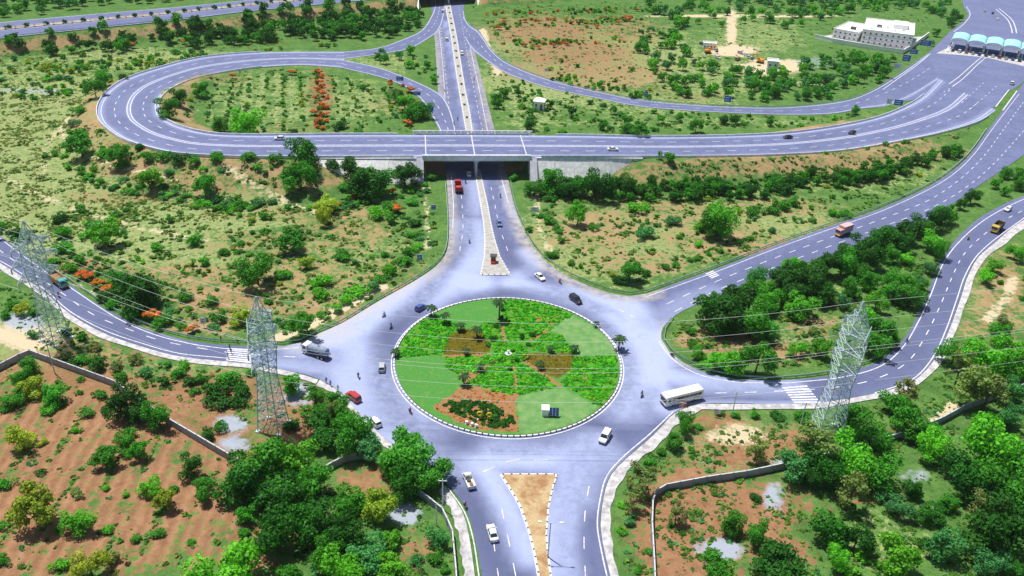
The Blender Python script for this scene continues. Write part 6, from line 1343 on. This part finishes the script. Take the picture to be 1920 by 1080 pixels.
T2 = pylon(pb[1], 33.5, (d01+d12), 'lattice tower standing on red soil left of the roundabout')
T3 = pylon(pb[2], 35, d12, 'lattice tower over the zebra crossing at right', 1.2)
def wire(a, b, sag, label):
    mid = (a+b)/2; pts = []
    for q in np.linspace(0, 1, 33):
        p = a+(b-a)*float(q); pts.append((p.x-mid.x, p.y-mid.y, p.z-mid.z-sag*4*q*(1-q)))
    o = MB().tube(pts, .027, 4, False).build('power_line', 'wire'); o.location = mid; tag(o, label, 'wire', 'power lines between the towers')
names = ['lowest far side', 'lowest near side', 'middle far side', 'middle near side', 'upper far side', 'upper near side', 'topmost earth']
far0 = [q+Vector((-d01[0]*260, -d01[1]*260, 2)) for q in T1[1]]; far3 = [q+Vector((d12[0]*260, d12[1]*260+70, 2)) for q in T3[1]]
for i in range(7):
    wire(T1[1][i], T2[1][i], 1.6, f'{names[i]} wire between left edge tower and middle tower')
    wire(T2[1][i], T3[1][i], 6.0, f'{names[i]} wire spanning the roundabout')
    wire(far0[i], T1[1][i], 4, f'{names[i]} wire leaving the picture at left'); wire(T3[1][i], far3[i], 4, f'{names[i]} wire leaving the picture at right')

# ------------------------------------------------------------------ signs, poles, booths
def sign(x, y, w, h, post, mat, label, lines=2, face=None):
    P = px(x, y); o = empty('road_sign', (P[0], P[1], float(hgt(P[0], P[1]))), math.atan2(-P[0], P[1])*.6 if face is None else face); tag(o, label, 'sign', 'road signs')
    for s in ((-1, 1) if w > 1.6 else (0,)): MB().tube([(s*w*.35, .06, -.1), (s*w*.35, .06, post+h)], .07, 6).build('post', 'galvanised', o)
    b = MB().box((0, 0, post+h/2), (w, .08, h)).build('panel', 'sign_white', o); MB().box((0, -.045, post+h/2), (w*.95, .02, h*.93)).build('face', mat, b)
    for k in range(lines): MB().box((-.08*w, -.06, post+h*(.68-.36*k)), (w*.6, .012, h*.1)).build('legend_bar', 'sign_white' if mat != 'sign_white' else 'sign_blue', b)
for a in ((750,158,3.6,2.2,1.8,'sign_blue','blue sign beside the slip road inside the loop, upper left one'),(782,185,3.4,2,1.6,'sign_blue','blue sign beside the slip road inside the loop, middle one'),(805,216,3.8,2.4,1.8,'sign_blue','blue sign beside the slip road nearest the flyover'),(1363,196,3.4,3.2,1.2,'sign_blue','blue sign on the far side of the toll slip road'),(1024,141,2,1.6,2,'sign_white','small white sign beside the bush on the toll slip road'),(1210,184,1.5,2.6,1.5,'sign_blue','narrow blue sign beside a dark bush on the slip road'),(1681,134,4.6,3,1.6,'sign_white','white framed sign beside the toll approach'),(1697,120,4.6,3.8,1.6,'sign_blue','blue sign beside the toll approach, second from the plaza'),(1711,107,4.6,2.8,1.8,'sign_blue','blue sign beside the toll approach, upper one'),(1733,92,7,3.6,2,'sign_blue','wide blue and white sign before the toll plaza'),(1682,203,4.2,3,1.2,'sign_blue','blue sign on the gore between slip road and flyover'),(1665,200,2.6,2.8,1.2,'sign_white','white sign on the gore between slip road and flyover'),(813,398,1.6,1.8,1.0,'sign_blue','small blue sign on the verge left of the main road'),(787,492,1.5,1.8,1.0,'sign_blue','small blue sign at the dirt path left of the main road'),(1002,402,2.8,1.8,1.0,'sign_white','white sign right of the main road'),(383,614,1.4,1.8,1.2,'sign_white','white sign above the left road near the flame tree'),(1278,772,1.4,1.2,1.4,'red_paint','small red sign on the footway beside the bus'),(1343,782,1.6,1.4,1.0,'sign_white','white notice board behind the footway near the bus')):
    sign(*a)
def pole(x, y, h, label, mat='galvanised', arms=True, lamp=False):
    P = px(x, y); o = empty('utility_pole', (P[0], P[1], 0)); tag(o, label, 'pole', 'poles')
    MB().tube([(0, 0, -.1), (0, 0, h)], [.16, .09], 7).build('shaft', mat, o)
    if arms:
        MB().box((0, 0, h-.5), (1.8, .12, .12)).build('crossarm', mat, o)
        for s in (-.8, 0, .8): MB().tube([(s, 0, h-.44), (s, 0, h-.2)], .06, 6).build('insulator', 'kerb_white', o)
    if lamp:
        for s in (-1, 1): MB().tube([(0, 0, h-.3), (s*.8, 0, h), (s*1.8, 0, h+.1)], .06, 5).build('lamp_arm', mat, o); MB().box((s*1.95, 0, h+.1), (.7, .25, .12)).build('lamp_head', 'sign_white', o)
pole(830,955,8,'pale utility pole on the footway at bottom centre','pale_concrete'); pole(818,985,6,'short pale pole behind the bottom footway wall','pale_concrete',False)
pole(103,700,9,'thin pole at the wall corner below the left tower'); pole(1027,1045,9,'street lamp on the bottom splitter island','galvanised',False,True)
pole(1372,780,7,'thin pole behind the footway right of the bus'); pole(1500,800,7,'thin pole beside the right tower')
pole(1443,130,10,'thin mast beside the small white works building')
# police booth and bollards on the upper splitter
P = px(925,492); b = empty('traffic_booth', (P[0], P[1], .3)); tag(b, 'small traffic booth with dark roof and red base on the upper splitter', 'booth')
MB().box((0, 0, .55), (1.6, 1.6, 1.1)).build('base', 'red_paint', b); MB().box((0, 0, 1.6), (1.5, 1.5, 1.0)).build('window', 'glass', b)
for sx in (-1, 1):
    for sy in (-1, 1): MB().box((sx*.76, sy*.76, 1.6), (.12, .12, 1.0)).build('corner_post', 'sign_white', b)
MB().box((0, 0, 2.2), (2.1, 2.1, .2), 0, .85).build('roof', 'black_paint', b); MB().box((0, -1.4, .35), (1.3, .7, .7)).build('planter', 'red_paint', b)
# garden kiosk with solar panel and sculptures on the roundabout
P = px(1031,778,IZ); b = empty('garden_kiosk', (P[0], P[1], IZ)); tag(b, 'white garden kiosk with a dark solar panel on the front lawn', 'kiosk')
MB().box((-1.1, .3, .9), (1.5, 1.8, 1.8)).build('cabinet', 'white_wall', b); MB().box((-1.1, .3, 1.86), (1.8, 2.1, .14)).build('cabinet_roof', 'sign_white', b); MB().box((.9, .6, .5), (1.6, 1.6, 1.0)).build('pump_housing', 'soil_bed', b)
for s in (-.1, 1.9): MB().tube([(s, -.5, 0), (s, -.5, 1.4)], .06, 6).build('stand_leg', 'galvanised', b)
fr = MB().add([(-.2, -1.0, .6), (2.0, -1.0, .6), (2.0, .1, 2.1), (-.2, .1, 2.1), (-.2, -.95, .53), (2.0, -.95, .53), (2.0, .15, 2.03), (-.2, .15, 2.03)], [(0, 1, 2, 3), (7, 6, 5, 4), (0, 4, 5, 1), (1, 5, 6, 2), (2, 6, 7, 3), (3, 7, 4, 0)]).build('panel_frame', 'galvanised', b)
for i in range(3):
    for j in range(3):
        def pt(u, v): return (-.2+2.2*u, -1.03+1.1*v, .63+1.5*v)
        u0, u1, v0, v1 = i/3+.02, (i+1)/3-.02, j/3+.02, (j+1)/3-.02
        MB().quad(pt(u0, v0), pt(u1, v0), pt(u1, v1), pt(u0, v1)).build('solar_cell', 'solar', fr)
for x, y, lab in ((899,786,'yellow looped garden sculpture in the dark bed, left one'), (917,788,'yellow looped garden sculpture in the dark bed, right one')):
    P = px(x, y, IZ); o = empty('garden_sculpture', (P[0], P[1], IZ)); tag(o, lab, 'sculpture', 'yellow sculptures')
    MB().tube([(.55*math.cos(a), 0, 1.55+.55*math.sin(a)) for a in np.linspace(0, 2*math.pi, 17)], .17, 6).build('loop', 'yellow_paint', o); MB().tube([(0, 0, 0), (.25, 0, .55), (.1, 0, 1.05)], [.22, .2, .17], 7).build('stem', 'yellow_paint', o); MB().box((0, 0, .06), (1.0, .6, .14)).build('plinth', 'pale_concrete', o)
for i, (x, y) in enumerate(((885,798),(893,801),(875,795))):
    P = px(x, y, IZ); o = empty('garden_urn', (P[0], P[1], IZ)); tag(o, f'small white garden urn before the dark bed, {ORD[i]} counted from the middle', 'urn', 'white garden urns')
    MB().tube([(0, 0, 0), (0, 0, .15), (0, 0, .4), (0, 0, .8)], [.25, .1, .3, .36], 10).build('bowl', 'kerb_white', o); MB().box((0, 0, .04), (.6, .6, .1)).build('foot', 'kerb_white', o)
P = px(953,664,IZ); o = empty('fountain', (P[0], P[1], IZ)); tag(o, 'small pale stone fountain at the centre of the roundabout', 'fountain')
MB().tube([(0, 0, 0), (0, 0, .3)], .9, 18).build('basin', 'concrete', o); MB().tube([(0, 0, .2), (0, 0, 1.0), (0, 0, 1.15)], [.2, .14, .35], 10).build('column', 'concrete', o)
# soil heap on the bottom splitter
# ------------------------------------------------------------------ buildings
def house(name, corners, h, label, rows=1, cols=4, roof='flat', cat='building'):
    """corners: front-left, front-right (pixels on the ground) and depth in metres"""
    (a, b, dep) = corners; A, B = px(*a), px(*b); v = Vector(B-A); L = v.length; rz = math.atan2(v.y, v.x); z0 = float(hgt(A[0], A[1]))
    o = empty(name, (A[0], A[1], z0), rz); tag(o, label, cat)
    MB().box((L/2, dep/2, h/2), (L, dep, h)).build('wall', 'white_wall', o)
    if roof == 'flat':
        rf = MB().box((L/2, dep/2, h+.1), (L+.4, dep+.4, .25)).build('roof', 'white_wall', o)
        for c, s in (((L/2, -.1, h+.6), (L+.4, .2, .8)), ((L/2, dep+.1, h+.6), (L+.4, .2, .8)), ((-.1, dep/2, h+.6), (.2, dep-.02, .8)), ((L+.1, dep/2, h+.6), (.2, dep-.02, .8))): MB().box(c, s).build('parapet', 'white_wall', rf)
    else:
        MB().add([(-.4, -.4, h), (L+.4, -.4, h), (L+.4, dep+.4, h), (-.4, dep+.4, h), (L/2-.2, dep/2, h+1.5), (L/2+.2, dep/2, h+1.5)], [(0, 1, 5, 4), (1, 2, 5), (2, 3, 4, 5), (3, 0, 4), (3, 2, 1, 0)]).build('roof', 'white_wall', o)
    fh = h/rows
    for r in range(rows):
        for c in range(cols):
            x = L*(c+.5)/cols; w = MB().box((x, -.03, fh*r+fh*.55), (L/cols*.3, .08, fh*.3)).build('window', 'glass', o); MB().box((x, -.12, fh*r+fh*.32), (L/cols*.5, .22, .1)).build('sill', 'white_wall', w)
        nd = max(2, int(dep/4))
        for c in range(nd):
            for xs in (-.03, L+.03):
                w = MB().box((xs, dep*(c+.5)/nd, fh*r+fh*.55), (.08, dep/nd*.28, fh*.3)).build('window', 'glass', o)
        if r: MB().box((L/2, -.18, fh*r), (L+.1, .34, .14)).build('ledge', 'white_wall', o)
    d_ = MB().box((L*.5/cols*(cols//2*2+1) if cols > 1 else L*.25, -.05, 1.05), (1.1, .1, 2.1)).build('door', 'dark_concrete', o); return o, L
house('pump_house', ((1000,206), (1019,208), 4.6), 4.2, 'small white hut with pitched roof between slip road and flyover', 1, 2, 'hip')
mo, mL = house('office_building', ((1612,82), (1706,94), 40), 8.4, 'large white three storey office beside the toll plaza', 3, 9)
MB().box((mL*.72, 24, 9.9), (mL*.3, 14, 2.8)).build('roof_room', 'white_wall', mo); MB().box((mL*.3, 16, 9.3), (3, 3, 1.4)).build('water_tank', 'dark_concrete', mo)
for k in range(5): MB().box((mL*(.15+.16*k), 8+5*(k % 3), 8.95), (1.6, 1.6, .8)).build('roof_unit', 'galvanised', mo)
ao, aL = house('annex_building', ((1560,70), (1605,78), 30), 5, 'smaller white annex left of the large white office', 2, 5)
MB().box((aL*.6, 10, 6), (3, 3, 1.6)).build('water_tank', 'dark_concrete', ao)
house('works_building', ((1436,137), (1456,139), 7), 6, 'small white works building on the dirt yard', 2, 2)
house('site_shed', ((1318,92), (1342,94), 5), 3, 'low white shed at the dirt yard', 1, 4)
def simple_wall(pts, h, label):
    P = pxs(pts); org = Vector(P[0]); root = empty('compound_wall', org); tag(root, label, 'wall')
    for a, b in zip(P[:-1], P[1:]):
        v = b-a; L = np.linalg.norm(v); c = (a+b)/2-np.array(org); rz = math.atan2(v[1], v[0])
        MB().box((c[0], c[1], h/2), (L, .3, h), rz).build('panel', 'white_wall', root); MB().box((c[0], c[1], h+.08), (L, .5, .16), rz).build('coping', 'pale_concrete', root)
simple_wall([(1527,72),(1560,80),(1600,87),(1650,95),(1692,101),(1706,93),(1740,68)], 2.6, 'white compound wall in front of the large white office')
# yard inside the compound
Q = pxs([(1530,70),(1565,64),(1700,70),(1738,68),(1706,93),(1692,100),(1600,86)], .04); o = MB().add([tuple(q) for q in Q], [tuple(range(len(Q)))]).build('office_yard', 'footway'); o['kind'] = 'structure'; up(o.data)
def digger(x, y, rz, label):
    P = px(x, y); o = empty('excavator', (P[0], P[1], float(hgt(P[0], P[1]))), rz); tag(o, label, 'excavator', 'excavators on the dirt yard')
    for s in (-1, 1): MB().loft([[(-1.9, s*1.1-.3, .5), (-1.6, s*1.1-.3, .05), (1.6, s*1.1-.3, .05), (1.9, s*1.1-.3, .5), (1.5, s*1.1-.3, .9), (-1.5, s*1.1-.3, .9)], [(-1.9, s*1.1+.3, .5), (-1.6, s*1.1+.3, .05), (1.6, s*1.1+.3, .05), (1.9, s*1.1+.3, .5), (1.5, s*1.1+.3, .9), (-1.5, s*1.1+.3, .9)]]).build('track', 'tyre', o)
    MB().box((-.4, 0, 1.6), (3.2, 2.4, 1.2)).build('house', 'orange_paint', o); cb = MB().box((.9, .7, 2.4), (1.4, 1.0, 1.7), 0, .9).build('cab', 'orange_paint', o); MB().box((1.62, .7, 2.5), (.06, .8, 1.0)).build('window', 'glass', cb)
    MB().tube([(.8, -.4, 1.8), (3.0, -.4, 4.6), (5.0, -.4, 4.0)], [.35, .32, .25], 5).build('boom', 'orange_paint', o); MB().tube([(5.0, -.4, 4.0), (5.8, -.4, 1.6)], [.25, .2], 5).build('dipper_arm', 'orange_paint', o); MB().box((5.6, -.4, 1.1), (.9, 1.0, .9), 0, 1.3).build('bucket', 'dark_concrete', o)
digger(1327,100,.2,'orange excavator at the left of the dirt yard'); digger(1425,118,2.4,'orange excavator at the right of the dirt yard')

# ------------------------------------------------------------------ toll plaza
pa, pb_ = px(1778,93), px(2010,127); tv = Vector(pb_-pa); TL = tv.length; trz = math.atan2(tv.y, tv.x)
plaza = empty('toll_plaza', (pa[0], pa[1], 0), trz); tag(plaza, 'toll plaza with a row of arched teal canopies at the right edge', 'toll plaza')
nu = max(4, int(TL/9.2)); uw = TL/nu; dep = 20
for k in range(nu):
    x0 = uw*k; rg_o, rg_i = [], []
    for y in np.linspace(-1, dep, 7):
        arc = []
        for a in np.linspace(0, math.pi, 9): arc.append((x0+uw/2-math.cos(a)*(uw/2-.15), y, 6.4+1.7*math.sin(a)))
        rg_o.append(arc+[(p[0]+(.0), p[1], p[2]-.22) for p in arc[::-1]])
    c = MB().loft(rg_o).build('canopy', 'teal_roof', plaza)
    for y in (1, dep/2, dep-1): MB().tube([(x0+.05, y, 6.3), (x0+uw-.05, y, 6.3)], .1, 5).build('tie_rod', 'galvanised', c)
for k in range(nu+1):
    for y in (1.0, dep-1.0): MB().tube([(uw*k, y, 0), (uw*k, y, 6.5)], .32, 8).build('column', 'pale_concrete', plaza)
    MB().box((uw*k, dep/2-2, .25), (1.7, dep+9, .5)).build('lane_island', 'kerb_white', plaza)
MB().box((TL/2, -.6, 6.1), (TL, .5, 1.3)).build('fascia', 'pale_concrete', plaza)
bm_ = [MB().box((0, 0, 1.35), (1.5, 2.2, 2.2)).mesh('cabin', 'sign_white'), MB().box((0, -.3, 1.75), (1.56, 1.6, .9)).mesh('window', 'glass'), MB().box((0, 0, 2.5), (1.9, 2.6, .14)).mesh('roof', 'sign_blue')]
M4 = plaza.matrix_basis
for k in range(nu+1):
    w = Matrix.Translation(plaza.location) @ Matrix.Rotation(trz, 4, 'Z') @ Vector((uw*k, dep/2-1, .5))
    o = empty('toll_booth', w, trz); tag(o, f'small toll booth under the teal canopies, {ORD[k]} from left', 'booth', 'toll booths')
    for m, nm in zip(bm_, ('cabin', 'window', 'roof')): link(nm, m, o)
Qc = pxs([(1755,100),(1775,91),(1800,94),(2010,124),(2010,142),(1920,124),(1850,108),(1800,103)], .14); o = MB().add([tuple(q) for q in Qc], [tuple(range(len(Qc)))]).build('toll_pad', 'footway'); o['kind'] = 'structure'; up(o.data)
# ------------------------------------------------------------------ air
t = NT('haze'); pv = t.n('ShaderNodeVolumePrincipled', i_Density=.00004); pv.inputs['Color'].default_value = (.80, .88, 1.0, 1)
t.l(pv.outputs[0], t.out.inputs['Volume']); MAT['haze'] = t.m
hz = MB().box((0, 300, 62.5), (1500, 1100, 128)).build('haze', 'haze'); hz['kind'] = 'stuff'; hz['label'] = 'thin pale haze in the air over the whole junction'; hz['category'] = 'haze'
